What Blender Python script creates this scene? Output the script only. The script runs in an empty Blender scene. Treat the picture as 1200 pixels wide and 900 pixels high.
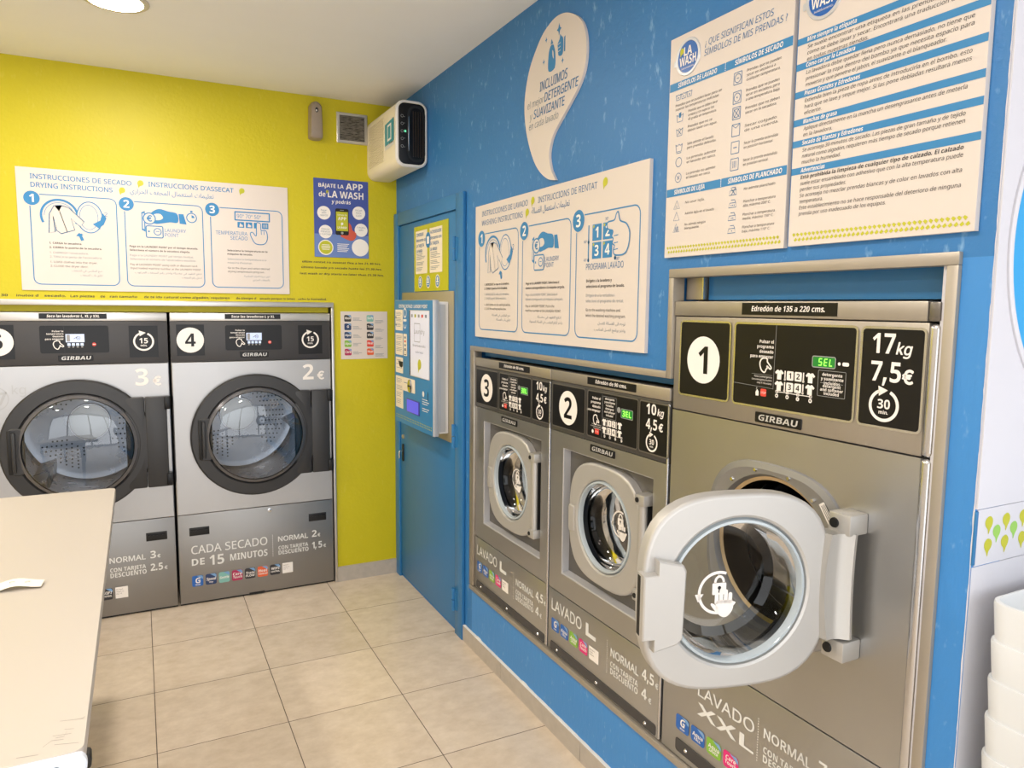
import bpy, bmesh, math, random
from mathutils import Vector, Matrix
random.seed(7)
PI = math.pi
SC = bpy.context.scene
COL = SC.collection

# ------------------------------------------------------------------ camera
cam_d = bpy.data.cameras.new('camera'); cam = bpy.data.objects.new('camera', cam_d); COL.objects.link(cam)
F_PX = 854.13
cam_d.sensor_fit = 'HORIZONTAL'; cam_d.sensor_width = 36.0; cam_d.lens = 36.0 * F_PX / 1200.0
cam_d.clip_start = 0.02; cam_d.clip_end = 60
yaw, pit, rol = 0.472823, -0.106332, 0.01017
fw = Vector((math.sin(yaw)*math.cos(pit), math.cos(yaw)*math.cos(pit), math.sin(pit)))
rt = Vector((math.cos(yaw), -math.sin(yaw), 0)); up = rt.cross(fw)
r2 = rt*math.cos(rol) + up*math.sin(rol); u2 = up*math.cos(rol) - rt*math.sin(rol)
M = Matrix((r2, u2, -fw)).transposed().to_4x4(); M.translation = Vector((0, 0, 1.58))
cam.matrix_world = M
SC.camera = cam

# ------------------------------------------------------------------ sky, exposure
SC.view_settings.view_transform = 'Standard'; SC.view_settings.look = 'None'
SC.view_settings.gamma = 1.0; SC.view_settings.use_curve_mapping = False
SC.view_settings.exposure = 0.0
SKY = 3.3            # brightness of the overcast sky outside the shopfront
LAMP = 260.0          # brightness of the ceiling downlights
wd = bpy.data.worlds.new('sky'); SC.world = wd; wd.use_nodes = True
nt = wd.node_tree; nt.nodes.clear()
wo = nt.nodes.new('ShaderNodeOutputWorld'); bg = nt.nodes.new('ShaderNodeBackground')
tc = nt.nodes.new('ShaderNodeTexCoord'); sp = nt.nodes.new('ShaderNodeSeparateXYZ'); rp = nt.nodes.new('ShaderNodeValToRGB')
mr = nt.nodes.new('ShaderNodeMapRange'); mr.inputs[1].default_value = -1; mr.inputs[2].default_value = 1
nt.links.new(tc.outputs['Generated'], sp.inputs[0]); nt.links.new(sp.outputs[2], mr.inputs[0]); nt.links.new(mr.outputs[0], rp.inputs[0])
e = rp.color_ramp.elements
e[0].position = 0.0; e[0].color = (0.80, 0.79, 0.78, 1)
e[1].position = 1.0; e[1].color = (0.85, 0.93, 1.0, 1)
for p_, c_ in ((0.47, (0.85, 0.85, 0.86, 1)), (0.53, (0.95, 0.98, 1.0, 1))):
    q = rp.color_ramp.elements.new(p_); q.color = c_
nt.links.new(rp.outputs[0], bg.inputs[0]); bg.inputs[1].default_value = SKY
nt.links.new(bg.outputs[0], wo.inputs[0])
# daylight portal in the shopfront opening (guides sampling of the sky; gives off no light of its own)
pl = bpy.data.lights.new('shopfront_portal', 'AREA'); pl.shape = 'RECTANGLE'; pl.size = 4.6; pl.size_y = 2.35
pl.cycles.is_portal = True
po = bpy.data.objects.new('shopfront_portal', pl); COL.objects.link(po)
po.location = (0.0, -1.62, 1.30)
po.rotation_euler = Vector((0, 1, 0)).to_track_quat('-Z', 'Y').to_euler()

# ------------------------------------------------------------------ materials
def lin(c):
    c = c/255.0
    return c/12.92 if c <= 0.04045 else ((c+0.055)/1.055)**2.4
def rgb(t): return (lin(t[0]), lin(t[1]), lin(t[2]), 1.0)
MATS = {}
def mat(name, c, rough=0.5, metal=0.0, var=0.0, vscale=6.0, bump=0.0, bscale=40.0, coat=0.0, aniso=0.0, emit=None, estr=0.0, stretch=None, spec=0.5):
    if name in MATS: return MATS[name]
    m = bpy.data.materials.new(name); m.use_nodes = True; t = m.node_tree
    b = t.nodes['Principled BSDF']
    b.inputs['Base Color'].default_value = rgb(c); b.inputs['Roughness'].default_value = rough
    b.inputs['Metallic'].default_value = metal; b.inputs['Coat Weight'].default_value = coat
    b.inputs['Specular IOR Level'].default_value = spec
    if emit: b.inputs['Emission Color'].default_value = rgb(emit); b.inputs['Emission Strength'].default_value = estr
    co = None
    if var or bump:
        tcn = t.nodes.new('ShaderNodeTexCoord'); co = tcn.outputs['Object']
        if stretch:
            mp = t.nodes.new('ShaderNodeMapping'); mp.inputs['Scale'].default_value = stretch
            t.links.new(co, mp.inputs[0]); co = mp.outputs[0]
    if var:
        n = t.nodes.new('ShaderNodeTexNoise'); n.inputs['Scale'].default_value = vscale; n.inputs['Detail'].default_value = 5
        t.links.new(co, n.inputs['Vector'])
        mx = t.nodes.new('ShaderNodeMix'); mx.data_type = 'RGBA'; mx.blend_type = 'MIX'
        k1 = [max(0.0, v*(1-var)) for v in rgb(c)[:3]] + [1]; k2 = [min(1.0, v*(1+var)) for v in rgb(c)[:3]] + [1]
        mx.inputs[6].default_value = k1; mx.inputs[7].default_value = k2
        t.links.new(n.outputs['Fac'], mx.inputs[0]); t.links.new(mx.outputs[2], b.inputs['Base Color'])
        if metal:
            rr = t.nodes.new('ShaderNodeMapRange'); rr.inputs[3].default_value = rough-0.07; rr.inputs[4].default_value = rough+0.1
            t.links.new(n.outputs['Fac'], rr.inputs[0]); t.links.new(rr.outputs[0], b.inputs['Roughness'])
    if bump:
        n2 = t.nodes.new('ShaderNodeTexNoise'); n2.inputs['Scale'].default_value = bscale; n2.inputs['Detail'].default_value = 4
        t.links.new(co, n2.inputs['Vector'])
        bn = t.nodes.new('ShaderNodeBump'); bn.inputs['Strength'].default_value = bump; bn.inputs['Distance'].default_value = 0.01
        t.links.new(n2.outputs['Fac'], bn.inputs['Height']); t.links.new(bn.outputs[0], b.inputs['Normal'])
    MATS[name] = m
    return m

def glass_mat(name, tint=(245, 250, 252), refl=1.0, rough=0.0):
    m = bpy.data.materials.new(name); m.use_nodes = True; t = m.node_tree; t.nodes.clear()
    o = t.nodes.new('ShaderNodeOutputMaterial'); mx = t.nodes.new('ShaderNodeMixShader')
    tr = t.nodes.new('ShaderNodeBsdfTransparent'); gl = t.nodes.new('ShaderNodeBsdfGlossy'); fr = t.nodes.new('ShaderNodeFresnel')
    tr.inputs[0].default_value = rgb(tint); gl.inputs['Roughness'].default_value = rough; gl.inputs[0].default_value = (1, 1, 1, 1)
    fr.inputs['IOR'].default_value = 1.5
    ml = t.nodes.new('ShaderNodeMath'); ml.operation = 'MULTIPLY'; ml.inputs[1].default_value = refl; ml.use_clamp = True
    t.links.new(fr.outputs[0], ml.inputs[0]); t.links.new(ml.outputs[0], mx.inputs[0])
    t.links.new(tr.outputs[0], mx.inputs[1]); t.links.new(gl.outputs[0], mx.inputs[2]); t.links.new(mx.outputs[0], o.inputs[0])
    return m

def node_paint(name, c, scuff, scuff_amt, rough, brush):
    """painted plaster: large tone drift, brush marks in the relief, small pale scuffs"""
    m = bpy.data.materials.new(name); m.use_nodes = True; t = m.node_tree; b = t.nodes['Principled BSDF']
    b.inputs['Roughness'].default_value = rough
    tcn = t.nodes.new('ShaderNodeTexCoord')
    n = t.nodes.new('ShaderNodeTexNoise'); n.inputs['Scale'].default_value = 1.6; n.inputs['Detail'].default_value = 6
    t.links.new(tcn.outputs['Object'], n.inputs['Vector'])
    mx = t.nodes.new('ShaderNodeMix'); mx.data_type = 'RGBA'
    mx.inputs[6].default_value = [v*0.93 for v in rgb(c)[:3]]+[1]; mx.inputs[7].default_value = [min(1, v*1.07) for v in rgb(c)[:3]]+[1]
    t.links.new(n.outputs['Fac'], mx.inputs[0])
    out = mx.outputs[2]
    if scuff_amt:
        mp = t.nodes.new('ShaderNodeMapping'); mp.inputs['Scale'].default_value = (1, 1, 0.45); mp.inputs['Rotation'].default_value = (0.5, 0, 0)
        t.links.new(tcn.outputs['Object'], mp.inputs[0])
        n3 = t.nodes.new('ShaderNodeTexNoise'); n3.inputs['Scale'].default_value = 38; n3.inputs['Detail'].default_value = 3; n3.inputs['Roughness'].default_value = 0.7
        t.links.new(mp.outputs[0], n3.inputs['Vector'])
        rr = t.nodes.new('ShaderNodeValToRGB'); rr.color_ramp.elements[0].position = 0.61; rr.color_ramp.elements[1].position = 0.76
        t.links.new(n3.outputs['Fac'], rr.inputs[0])
        ml = t.nodes.new('ShaderNodeMath'); ml.operation = 'MULTIPLY'; ml.inputs[1].default_value = scuff_amt
        t.links.new(rr.outputs[0], ml.inputs[0])
        m2 = t.nodes.new('ShaderNodeMix'); m2.data_type = 'RGBA'; m2.inputs[7].default_value = rgb(scuff)
        t.links.new(ml.outputs[0], m2.inputs[0]); t.links.new(out, m2.inputs[6]); out = m2.outputs[2]
    t.links.new(out, b.inputs['Base Color'])
    mp2 = t.nodes.new('ShaderNodeMapping'); mp2.inputs['Scale'].default_value = (1, 1, brush)
    t.links.new(tcn.outputs['Object'], mp2.inputs[0])
    n2 = t.nodes.new('ShaderNodeTexNoise'); n2.inputs['Scale'].default_value = 60; n2.inputs['Detail'].default_value = 5
    t.links.new(mp2.outputs[0], n2.inputs['Vector'])
    bn = t.nodes.new('ShaderNodeBump'); bn.inputs['Strength'].default_value = 0.22; bn.inputs['Distance'].default_value = 0.006
    t.links.new(n2.outputs['Fac'], bn.inputs['Height']); t.links.new(bn.outputs[0], b.inputs['Normal'])
    MATS[name] = m
    return m

def floor_mat():
    m = bpy.data.materials.new('floor_tiles'); m.use_nodes = True; t = m.node_tree; b = t.nodes['Principled BSDF']
    L = t.links.new; N = t.nodes.new
    tcn = N('ShaderNodeTexCoord'); s = N('ShaderNodeSeparateXYZ'); L(tcn.outputs['Object'], s.inputs[0])
    def mth(op, a, bb=None):
        n = N('ShaderNodeMath'); n.operation = op
        for i, v in enumerate((a, bb)):
            if v is None: continue
            if isinstance(v, (int, float)): n.inputs[i].default_value = v
            else: L(v, n.inputs[i])
        return n.outputs[0]
    def axis(o, off):
        q = mth('DIVIDE', mth('SUBTRACT', o, off), 0.4505)
        fr = mth('FRACT', q); d = mth('ABSOLUTE', mth('SUBTRACT', fr, 0.5))
        return mth('GREATER_THAN', d, 0.5-0.0035), mth('FLOOR', q)
    gx, ix = axis(s.outputs[0], -0.002-9.01); gy, iy = axis(s.outputs[1], 2.712-9.01)
    grout = mth('MAXIMUM', gx, gy)
    cb = N('ShaderNodeCombineXYZ'); L(ix, cb.inputs[0]); L(iy, cb.inputs[1])
    wn = N('ShaderNodeTexWhiteNoise'); L(cb.outputs[0], wn.inputs['Vector'])
    n1 = N('ShaderNodeTexNoise'); n1.inputs['Scale'].default_value = 14; n1.inputs['Detail'].default_value = 8; n1.inputs['Roughness'].default_value = 0.65
    va = N('ShaderNodeVectorMath'); va.operation = 'MULTIPLY_ADD'; L(wn.outputs['Color'], va.inputs[0]); va.inputs[1].default_value = (7, 7, 7); L(tcn.outputs['Object'], va.inputs[2])
    mp = N('ShaderNodeMapping'); mp.inputs['Scale'].default_value = (0.9, 1.15, 1); L(va.outputs[0], mp.inputs[0]); L(mp.outputs[0], n1.inputs['Vector'])
    rr = N('ShaderNodeValToRGB'); rr.color_ramp.elements[0].position = 0.3; rr.color_ramp.elements[1].position = 0.72
    rr.color_ramp.elements[0].color = rgb((204, 186, 164)); rr.color_ramp.elements[1].color = rgb((224, 208, 188))
    L(n1.outputs['Fac'], rr.inputs[0])
    hv = N('ShaderNodeHueSaturation'); L(rr.outputs[0], hv.inputs['Color'])
    mrg = N('ShaderNodeMapRange'); mrg.inputs[3].default_value = 0.95; mrg.inputs[4].default_value = 1.05; L(wn.outputs['Value'], mrg.inputs[0]); L(mrg.outputs[0], hv.inputs['Value'])
    mx = N('ShaderNodeMix'); mx.data_type = 'RGBA'; L(grout, mx.inputs[0]); L(hv.outputs[0], mx.inputs[6]); mx.inputs[7].default_value = rgb((92, 78, 66))
    L(mx.outputs[2], b.inputs['Base Color'])
    ro = mth('ADD', mth('MULTIPLY', grout, 0.4), 0.26); L(ro, b.inputs['Roughness'])
    bn = N('ShaderNodeBump'); bn.invert = True; bn.inputs['Strength'].default_value = 0.5; bn.inputs['Distance'].default_value = 0.002
    L(grout, bn.inputs['Height']); L(bn.outputs[0], b.inputs['Normal'])
    return m

YELLOW = node_paint('yellow_paint', (200, 187, 4), (240, 235, 140), 0.10, 0.5, 1.0)
BLUE = node_paint('blue_paint', (48, 118, 180), (150, 195, 230), 0.55, 0.48, 1.0)
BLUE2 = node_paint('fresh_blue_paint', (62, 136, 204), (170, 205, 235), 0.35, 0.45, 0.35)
BLUED = mat('blue_enamel', (44, 116, 170), 0.38, var=0.06, vscale=3, bump=0.05, bscale=30)
WHITEW = mat('white_paint', (210, 210, 218), 0.55, var=0.02, bump=0.08, bscale=25)
CEIL = mat('ceiling_paint', (240, 238, 235), 0.8, var=0.02, bump=0.06, bscale=6)
FLOOR = floor_mat()
SKIRT = mat('skirting_tile', (180, 171, 160), 0.35, var=0.16, vscale=30)
FILL = mat('white_filler', (226, 222, 214), 0.8)
ALU = mat('brushed_aluminium', (176, 168, 156), 0.36, 0.85, var=0.05, vscale=20)
BRONZE = mat('bronze_trim', (172, 164, 152), 0.42, 0.55, var=0.05, vscale=12)
STEEL = mat('dryer_steel', (178, 177, 177), 0.34, 0.9, var=0.10, vscale=3.5)
STEELD = mat('dryer_lower_steel', (150, 148, 146), 0.40, 0.85, var=0.07, vscale=3)
BAND = mat('pale_steel_band', (205, 203, 200), 0.3, 0.85, var=0.05, vscale=8)
CHAR = mat('charcoal_panel', (58, 57, 59), 0.42)
DARK = mat('charcoal_plastic', (46, 46, 48), 0.42)
BLACK = mat('black_vinyl', (14, 14, 17), 0.33, spec=0.35)
BLK2 = mat('black_rubber', (14, 14, 15), 0.55)
SHADEK = mat('dark_void', (20, 20, 21), 0.9)
WSTEEL = mat('washer_steel', (180, 180, 180), 0.33, 0.92, var=0.10, vscale=3.0)
WSTEELL = mat('washer_control_steel', (172, 165, 154), 0.40, 0.75, var=0.05, vscale=9, stretch=(6, 1, 1))
EDGE = mat('bright_steel_edge', (205, 205, 208), 0.25, 0.95)
RECE = mat('recess_edge', (190, 190, 193), 0.4, 0.4)
DOORG = mat('door_silver_paint', (188, 186, 183), 0.42, 0.45, var=0.03, vscale=10)
HINGE = mat('hinge_silver', (186, 184, 180), 0.36, 0.5)
DRUM = mat('drum_steel', (158, 160, 166), 0.27, 1.0, var=0.08, vscale=12)
WDRUM = mat('washer_drum_steel', (92, 98, 112), 0.22, 1.0, var=0.08, vscale=12)
BRASS = mat('gasket_steel', (200, 182, 150), 0.2, 1.0)
GLASS = glass_mat('door_glass', refl=1.15)
BOWLS = glass_mat('bowl_side_glass', tint=(112, 118, 128), refl=0.65)
RIMG = mat('rim_glass', (178, 188, 194), 0.12)
BOWL = glass_mat('bowl_glass', tint=(222, 228, 236), refl=0.65)
DGLASS = glass_mat('dryer_glass', tint=(228, 234, 240), refl=1.9)
SIGN = mat('sign_board', (217, 207, 199), 0.45)
SIGNE = mat('sign_edge', (225, 222, 218), 0.5)
INKB = mat('ink_blue', (44, 128, 184), 0.45)
INKD = mat('ink_deep_blue', (46, 110, 164), 0.45)
INKK = mat('ink_black', (40, 39, 42), 0.5)
INKG = mat('ink_grey_blue', (120, 132, 145), 0.5)
LIME = mat('ink_lime', (188, 188, 40), 0.5)
GREENI = mat('ink_green', (150, 200, 90), 0.5)
WHT = mat('ink_white', (242, 236, 230), 0.45)
WHTG = mat('ink_soft_white', (225, 225, 222), 0.45)
GREYI = mat('ink_grey', (150, 150, 150), 0.5)
RED = mat('ink_red', (222, 70, 58), 0.4)
CYAN = mat('porthole_blue', (38, 158, 222), 0.4)
TABLE = mat('table_laminate', (190, 182, 173), 0.42, var=0.02, vscale=2)
TEDGE = mat('table_edge_white', (222, 228, 240), 0.4)
PAPER = mat('paper', (240, 232, 218), 0.7)
BASKET = mat('basket_plastic', (222, 225, 227), 0.42)
CREAM = mat('cream_plastic', (232, 222, 196), 0.4)
CHROME = mat('chrome', (220, 220, 222), 0.12, 1.0)
TAUPE = mat('taupe_plastic', (150, 136, 122), 0.4)
KIOSK = mat('kiosk_blue', (34, 126, 184), 0.35)
KPLATE = mat('kiosk_backplate', (176, 166, 140), 0.42, 0.5, var=0.05)
KSILV = mat('kiosk_silver', (200, 202, 206), 0.35, 0.4)
POSTER = mat('poster_blue', (66, 84, 160), 0.4)
POSTER2 = mat('poster_light_blue', (104, 130, 190), 0.4)
SKIN = mat('ink_coral', (206, 88, 66), 0.5)
POSTY = mat('poster_lime', (186, 184, 34), 0.45)
LCD = mat('lcd_screen', (190, 205, 235), 0.3, emit=(190, 205, 240), estr=0.35)
SCREEN = mat('kiosk_screen', (205, 205, 215), 0.2, emit=(205, 208, 225), estr=0.30)
LEDG = mat('led_green', (30, 120, 50), 0.3, emit=(40, 170, 60), estr=0.12)
LEDL = mat('led_lit', (140, 255, 90), 0.3, emit=(150, 255, 90), estr=1.3)
LCDB = mat('lcd_violet', (80, 80, 210), 0.3, emit=(84, 80, 220), estr=0.5)
LAMPM = mat('lamp_diffuser', (255, 248, 235), 0.5, emit=(255, 245, 233), estr=LAMP)
TEAL = mat('label_teal', (60, 150, 165), 0.45)

# ------------------------------------------------------------------ mesh builder
_tc = bpy.data.curves.new('lettering_source', 'FONT'); _to = bpy.data.objects.new('lettering_source', _tc); COL.objects.link(_to)
_tcache = {}
def _mesh2d(s, res):
    _tc.body = s; _tc.size = 1.0; _tc.resolution_u = res
    _to.update_tag(); dg = bpy.context.evaluated_depsgraph_get()
    me = bpy.data.meshes.new_from_object(_to.evaluated_get(dg))
    vs = [(v.co.x, v.co.y) for v in me.vertices]; fs = [tuple(p.vertices) for p in me.polygons]
    bpy.data.meshes.remove(me)
    return vs, fs
ACC = {'á': ('a', 1), 'é': ('e', 1), 'í': ('i', 1), 'ó': ('o', 1), 'ú': ('u', 1), 'à': ('a', -1), 'ñ': ('n', 2), 'Á': ('A', 1), 'É': ('E', 1), 'Í': ('I', 1), 'Ó': ('O', 1), 'Ú': ('U', 1)}
def _sans(s, bold):
    o = ''
    for c in s:
        if 'A' <= c <= 'Z': o += chr((0x1D5D4 if bold else 0x1D5A0)+ord(c)-65)
        elif 'a' <= c <= 'z': o += chr((0x1D5EE if bold else 0x1D5BA)+ord(c)-97)
        elif '0' <= c <= '9': o += chr((0x1D7EC if bold else 0x1D7E2)+ord(c)-48)
        else: o += c
    return o
def glyphs(s, res=2, bold=False):
    k = (s, res, bold)
    if k in _tcache: return _tcache[k]
    base = ''.join(ACC[c][0] if c in ACC else (' ' if bold and c in ',.' and len(s) > 1 else c) for c in s)
    vs, fs = _mesh2d(_sans(base, bold), res); vs = list(vs); fs = list(fs)
    for i, c in enumerate(s):
        if c in ACC or (bold and c in ',.' and len(s) > 1):
            w = .075 if bold else .045; n = len(vs)
            pre = [v[0] for v in _mesh2d(_sans(base[:i+1], bold), 1)[0]]
            if c in ACC:
                own = [v[0] for v in _mesh2d(_sans(base[i], bold), 1)[0]]; cx = max(pre)-(max(own)-min(own))/2
            else: cx = (max(pre) if pre else 0)+.13
            if c in ACC:
                y0 = .76 if c.isupper() else (.62 if c not in 'í' else .74); kind = ACC[c][1]
                if kind == 2: q = [(cx-.15, y0), (cx-.15, y0+.07), (cx-.05, y0+.12), (cx+.15, y0+.09), (cx+.15, y0+.02), (cx+.02, y0+.05)]
                else: q = [(cx-kind*.10, y0), (cx-kind*.10+w*1.2, y0), (cx+kind*.10+w, y0+.15), (cx+kind*.10-w*.6, y0+.15)]
            else: q = [(cx-.085, 0), (cx+.085, 0), (cx+.085, .16), (cx-.085, .16)] if c == '.' else [(cx-.10, -.15), (cx-.01, -.15), (cx+.10, .15), (cx-.05, .15)]
            vs += q; fs.append(tuple(range(n, n+len(q))))
    _tcache[k] = (vs, fs)
    return _tcache[k]
CAP = max(v[1] for v in glyphs('H', 4)[0])

def superell(hx, hz, n, N=64, cx=0, cz=0, a0=PI/4):
    o = []
    for i in range(N):
        a = a0 + 2*PI*i/N; c, s = math.cos(a), math.sin(a)
        r = (abs(c)**n + abs(s)**n)**(-1.0/n)
        o.append((cx+hx*r*c, cz+hz*r*s))
    return o
def circ(r, N=64, cx=0, cz=0, a0=PI/4, sx=1.0): return [(cx+r*sx*math.cos(a0+2*PI*i/N), cz+r*math.sin(a0+2*PI*i/N)) for i in range(N)]
def rrect(x0, z0, x1, z1, r, k=5):
    if x1 < x0: x0, x1 = x1, x0
    if z1 < z0: z0, z1 = z1, z0
    r = min(r, (x1-x0)/2*0.999, (z1-z0)/2*0.999); o = []
    for cx, cz, a in ((x1-r, z1-r, 0), (x0+r, z1-r, PI/2), (x0+r, z0+r, PI), (x1-r, z0+r, 1.5*PI)):
        for i in range(k+1): o.append((cx+r*math.cos(a+PI/2*i/k), cz+r*math.sin(a+PI/2*i/k)))
    return o
def rect_pts(x0, z0, x1, z1, N=64):
    """perimeter samples starting at the top-right corner, matching circ/superell order"""
    q = N//4; o = []
    for (ax, az), (bx, bz) in (((x1, z1), (x0, z1)), ((x0, z1), (x0, z0)), ((x0, z0), (x1, z0)), ((x1, z0), (x1, z1))):
        for i in range(q): o.append((ax+(bx-ax)*i/q, az+(bz-az)*i/q))
    return o
def cat(pts, n=6, closed=True):
    """Catmull-Rom smoothing"""
    o = []; L = len(pts); rng = range(L if closed else L-1)
    g = lambda i: pts[i % L] if closed else pts[max(0, min(L-1, i))]
    for i in rng:
        p0, p1, p2, p3 = g(i-1), g(i), g(i+1), g(i+2)
        for j in range(n):
            t = j/n
            o.append(tuple(0.5*((2*p1[k]) + (-p0[k]+p2[k])*t + (2*p0[k]-5*p1[k]+4*p2[k]-p3[k])*t*t + (-p0[k]+3*p1[k]-3*p2[k]+p3[k])*t**3) for k in (0, 1)))
    if not closed: o.append(tuple(pts[-1]))
    return o

class MB:
    """collects shapes for ONE mesh object.  (a, b) are plane coordinates: local x = sx*(a-ox), local z = b-oz; y is depth, negative = toward the viewer"""
    def __init__(s, ox=0.0, oz=0.0, sx=1, y=0.0):
        s.ox, s.oz, s.sx, s.y = ox, oz, sx, y
        s.v, s.f, s.mi, s.sm, s.mats = [], [], [], [], []
    def P(s, a, b): return (s.sx*(a-s.ox), b-s.oz)
    def _m(s, m):
        if m not in s.mats: s.mats.append(m)
        return s.mats.index(m)
    def add(s, vs, fs, m, smooth=False):
        n = len(s.v); i = s._m(m); s.v += [tuple(v) for v in vs]
        for f in fs:
            s.f.append(tuple(n+k for k in f)); s.mi.append(i); s.sm.append(smooth)
        return s
    # ---- 3D
    def boxl(s, x0, y0, z0, x1, y1, z1, m, bev=0.0, seg=2):
        """box in local coordinates"""
        x0, x1 = sorted((x0, x1)); y0, y1 = sorted((y0, y1)); z0, z1 = sorted((z0, z1))
        if not bev:
            vs = [(x, y, z) for x in (x0, x1) for y in (y0, y1) for z in (z0, z1)]
            fs = [(0, 1, 3, 2), (4, 6, 7, 5), (0, 4, 5, 1), (2, 3, 7, 6), (0, 2, 6, 4), (1, 5, 7, 3)]
            return s.add(vs, fs, m)
        bm = bmesh.new(); bmesh.ops.create_cube(bm, size=1.0)
        for v in bm.verts: v.co = ((x0+x1)/2+v.co.x*(x1-x0), (y0+y1)/2+v.co.y*(y1-y0), (z0+z1)/2+v.co.z*(z1-z0))
        bmesh.ops.bevel(bm, geom=bm.edges[:], offset=bev, segments=seg, profile=0.5, affect='EDGES', clamp_overlap=True)
        return s.addbm(bm, m, True)
    def addbm(s, bm, m, smooth=False):
        bm.verts.index_update(); bm.normal_update()
        n0 = len(s.f); s.add([v.co[:] for v in bm.verts], [tuple(v.index for v in f.verts) for f in bm.faces], m, smooth)
        for k, f in enumerate(bm.faces):        # flat sides stay flat, only the rounded edges are smooth
            if max(abs(c) for c in f.normal) > .999: s.sm[n0+k] = False
        bm.free(); return s
    def box(s, a0, b0, a1, b1, y0, y1, m, bev=0.0, seg=2):
        x0, z0 = s.P(a0, b0); x1, z1 = s.P(a1, b1)
        return s.boxl(x0, y0, z0, x1, y1, z1, m, bev, seg)
    def loft(s, curves, m, cap0=False, cap1=False, smooth=True):
        """curves: list of (list of (x,z), y), equal counts, local coordinates"""
        N = len(curves[0][0]); vs = [(x, y, z) for c, y in curves for x, z in c]; fs = []
        for k in range(len(curves)-1):
            for i in range(N):
                j = (i+1) % N; fs.append((k*N+i, k*N+j, (k+1)*N+j, (k+1)*N+i))
        if cap0: fs.append(tuple(range(N)))
        if cap1: fs.append(tuple((len(curves)-1)*N+i for i in range(N)))
        return s.add(vs, fs, m, smooth)
    def prism(s, pts, y0, y1, m, bev=0.0):
        """solid from a local outline"""
        if bev:
            cx = sum(p[0] for p in pts)/len(pts); cz = sum(p[1] for p in pts)/len(pts)
            hx = max(abs(p[0]-cx) for p in pts); hz = max(abs(p[1]-cz) for p in pts)
            ins = [(cx+(p[0]-cx)*(1-bev/hx), cz+(p[1]-cz)*(1-bev/hz)) for p in pts]
            return s.loft([(ins, y0), (pts, y0+bev*0.8), (pts, y1)], m, True, True, smooth=False)
        return s.loft([(pts, y0), (pts, y1)], m, True, True, smooth=False)
    def tube(s, path, r, m, n=8, caps=True):
        vs = []; fs = []; L = len(path); path = [Vector(p) for p in path]
        for i, p in enumerate(path):
            d = (path[min(i+1, L-1)]-path[max(i-1, 0)]).normalized()
            u = d.orthogonal().normalized() if i == 0 else (u-d*u.dot(d)).normalized()
            w = d.cross(u)
            for k in range(n):
                a = 2*PI*k/n; vs.append(p+(u*math.cos(a)+w*math.sin(a))*(r if not isinstance(r, (list, tuple)) else r[i]))
        for i in range(L-1):
            for k in range(n):
                j = (k+1) % n; fs.append((i*n+k, i*n+j, (i+1)*n+j, (i+1)*n+k))
        if caps: fs += [tuple(range(n))[::-1], tuple((L-1)*n+k for k in range(n))]
        return s.add([v[:] for v in vs], fs, m, True)
    # ---- flat printing at depth s.y
    def flat(s, pts, m, y=None):
        y = s.y if y is None else y
        return s.add([(x, y, z) for x, z in pts], [tuple(range(len(pts)))], m)
    def poly(s, pts, m, y=None): return s.flat([s.P(*p) for p in pts], m, y)
    def rel(s, a, b, pts, m, sc=1.0, y=None):
        x, z = s.P(a, b); return s.flat([(x+p[0]*sc, z+p[1]*sc) for p in pts], m, y)
    def rect(s, a0, b0, a1, b1, m, r=0.0, y=None):
        x0, z0 = s.P(a0, b0); x1, z1 = s.P(a1, b1)
        return s.flat(rrect(x0, z0, x1, z1, r) if r else [(x0, z0), (x1, z0), (x1, z1), (x0, z1)], m, y)
    def disc(s, a, b, r, m, sx=1.0, N=32, y=None):
        x, z = s.P(a, b); return s.flat(circ(r, N, x, z, sx=sx), m, y)
    def band(s, pts, w, m, closed=False, y=None):
        """ribbon along a local polyline"""
        y = s.y if y is None else y; L = len(pts); vs = []; fs = []
        for i, p in enumerate(pts):
            a = pts[(i-1) % L] if (closed or i) else p; c = pts[(i+1) % L] if (closed or i < L-1) else p
            dx, dz = c[0]-a[0], c[1]-a[1]; d = math.hypot(dx, dz) or 1
            nx, nz = -dz/d*w/2, dx/d*w/2
            vs += [(p[0]+nx, y, p[1]+nz), (p[0]-nx, y, p[1]-nz)]
        for i in range(L if closed else L-1):
            j = (i+1) % L; fs.append((2*i, 2*i+1, 2*j+1, 2*j))
        return s.add(vs, fs, m)
    def line(s, pts, w, m, closed=False, y=None): return s.band([s.P(*p) for p in pts], w, m, closed, y)
    def rline(s, a, b, pts, w, m, closed=False, sc=1.0, y=None):
        x, z = s.P(a, b); return s.band([(x+p[0]*sc, z+p[1]*sc) for p in pts], w, m, closed, y)
    def ring(s, a, b, r, w, m, sx=1.0, a0=0, a1=2*PI, y=None, N=40):
        full = abs(a1-a0-2*PI) < 1e-6; x, z = s.P(a, b)
        pts = [(x+r*sx*math.cos(a0+(a1-a0)*i/N), z+r*math.sin(a0+(a1-a0)*i/N)) for i in range(N if full else N+1)]
        return s.band(pts, w, m, full, y)
    def frame(s, a0, b0, a1, b1, r, w, m, y=None):
        x0, z0 = s.P(a0, b0); x1, z1 = s.P(a1, b1); return s.band(rrect(x0, z0, x1, z1, r), w, m, True, y)
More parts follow.
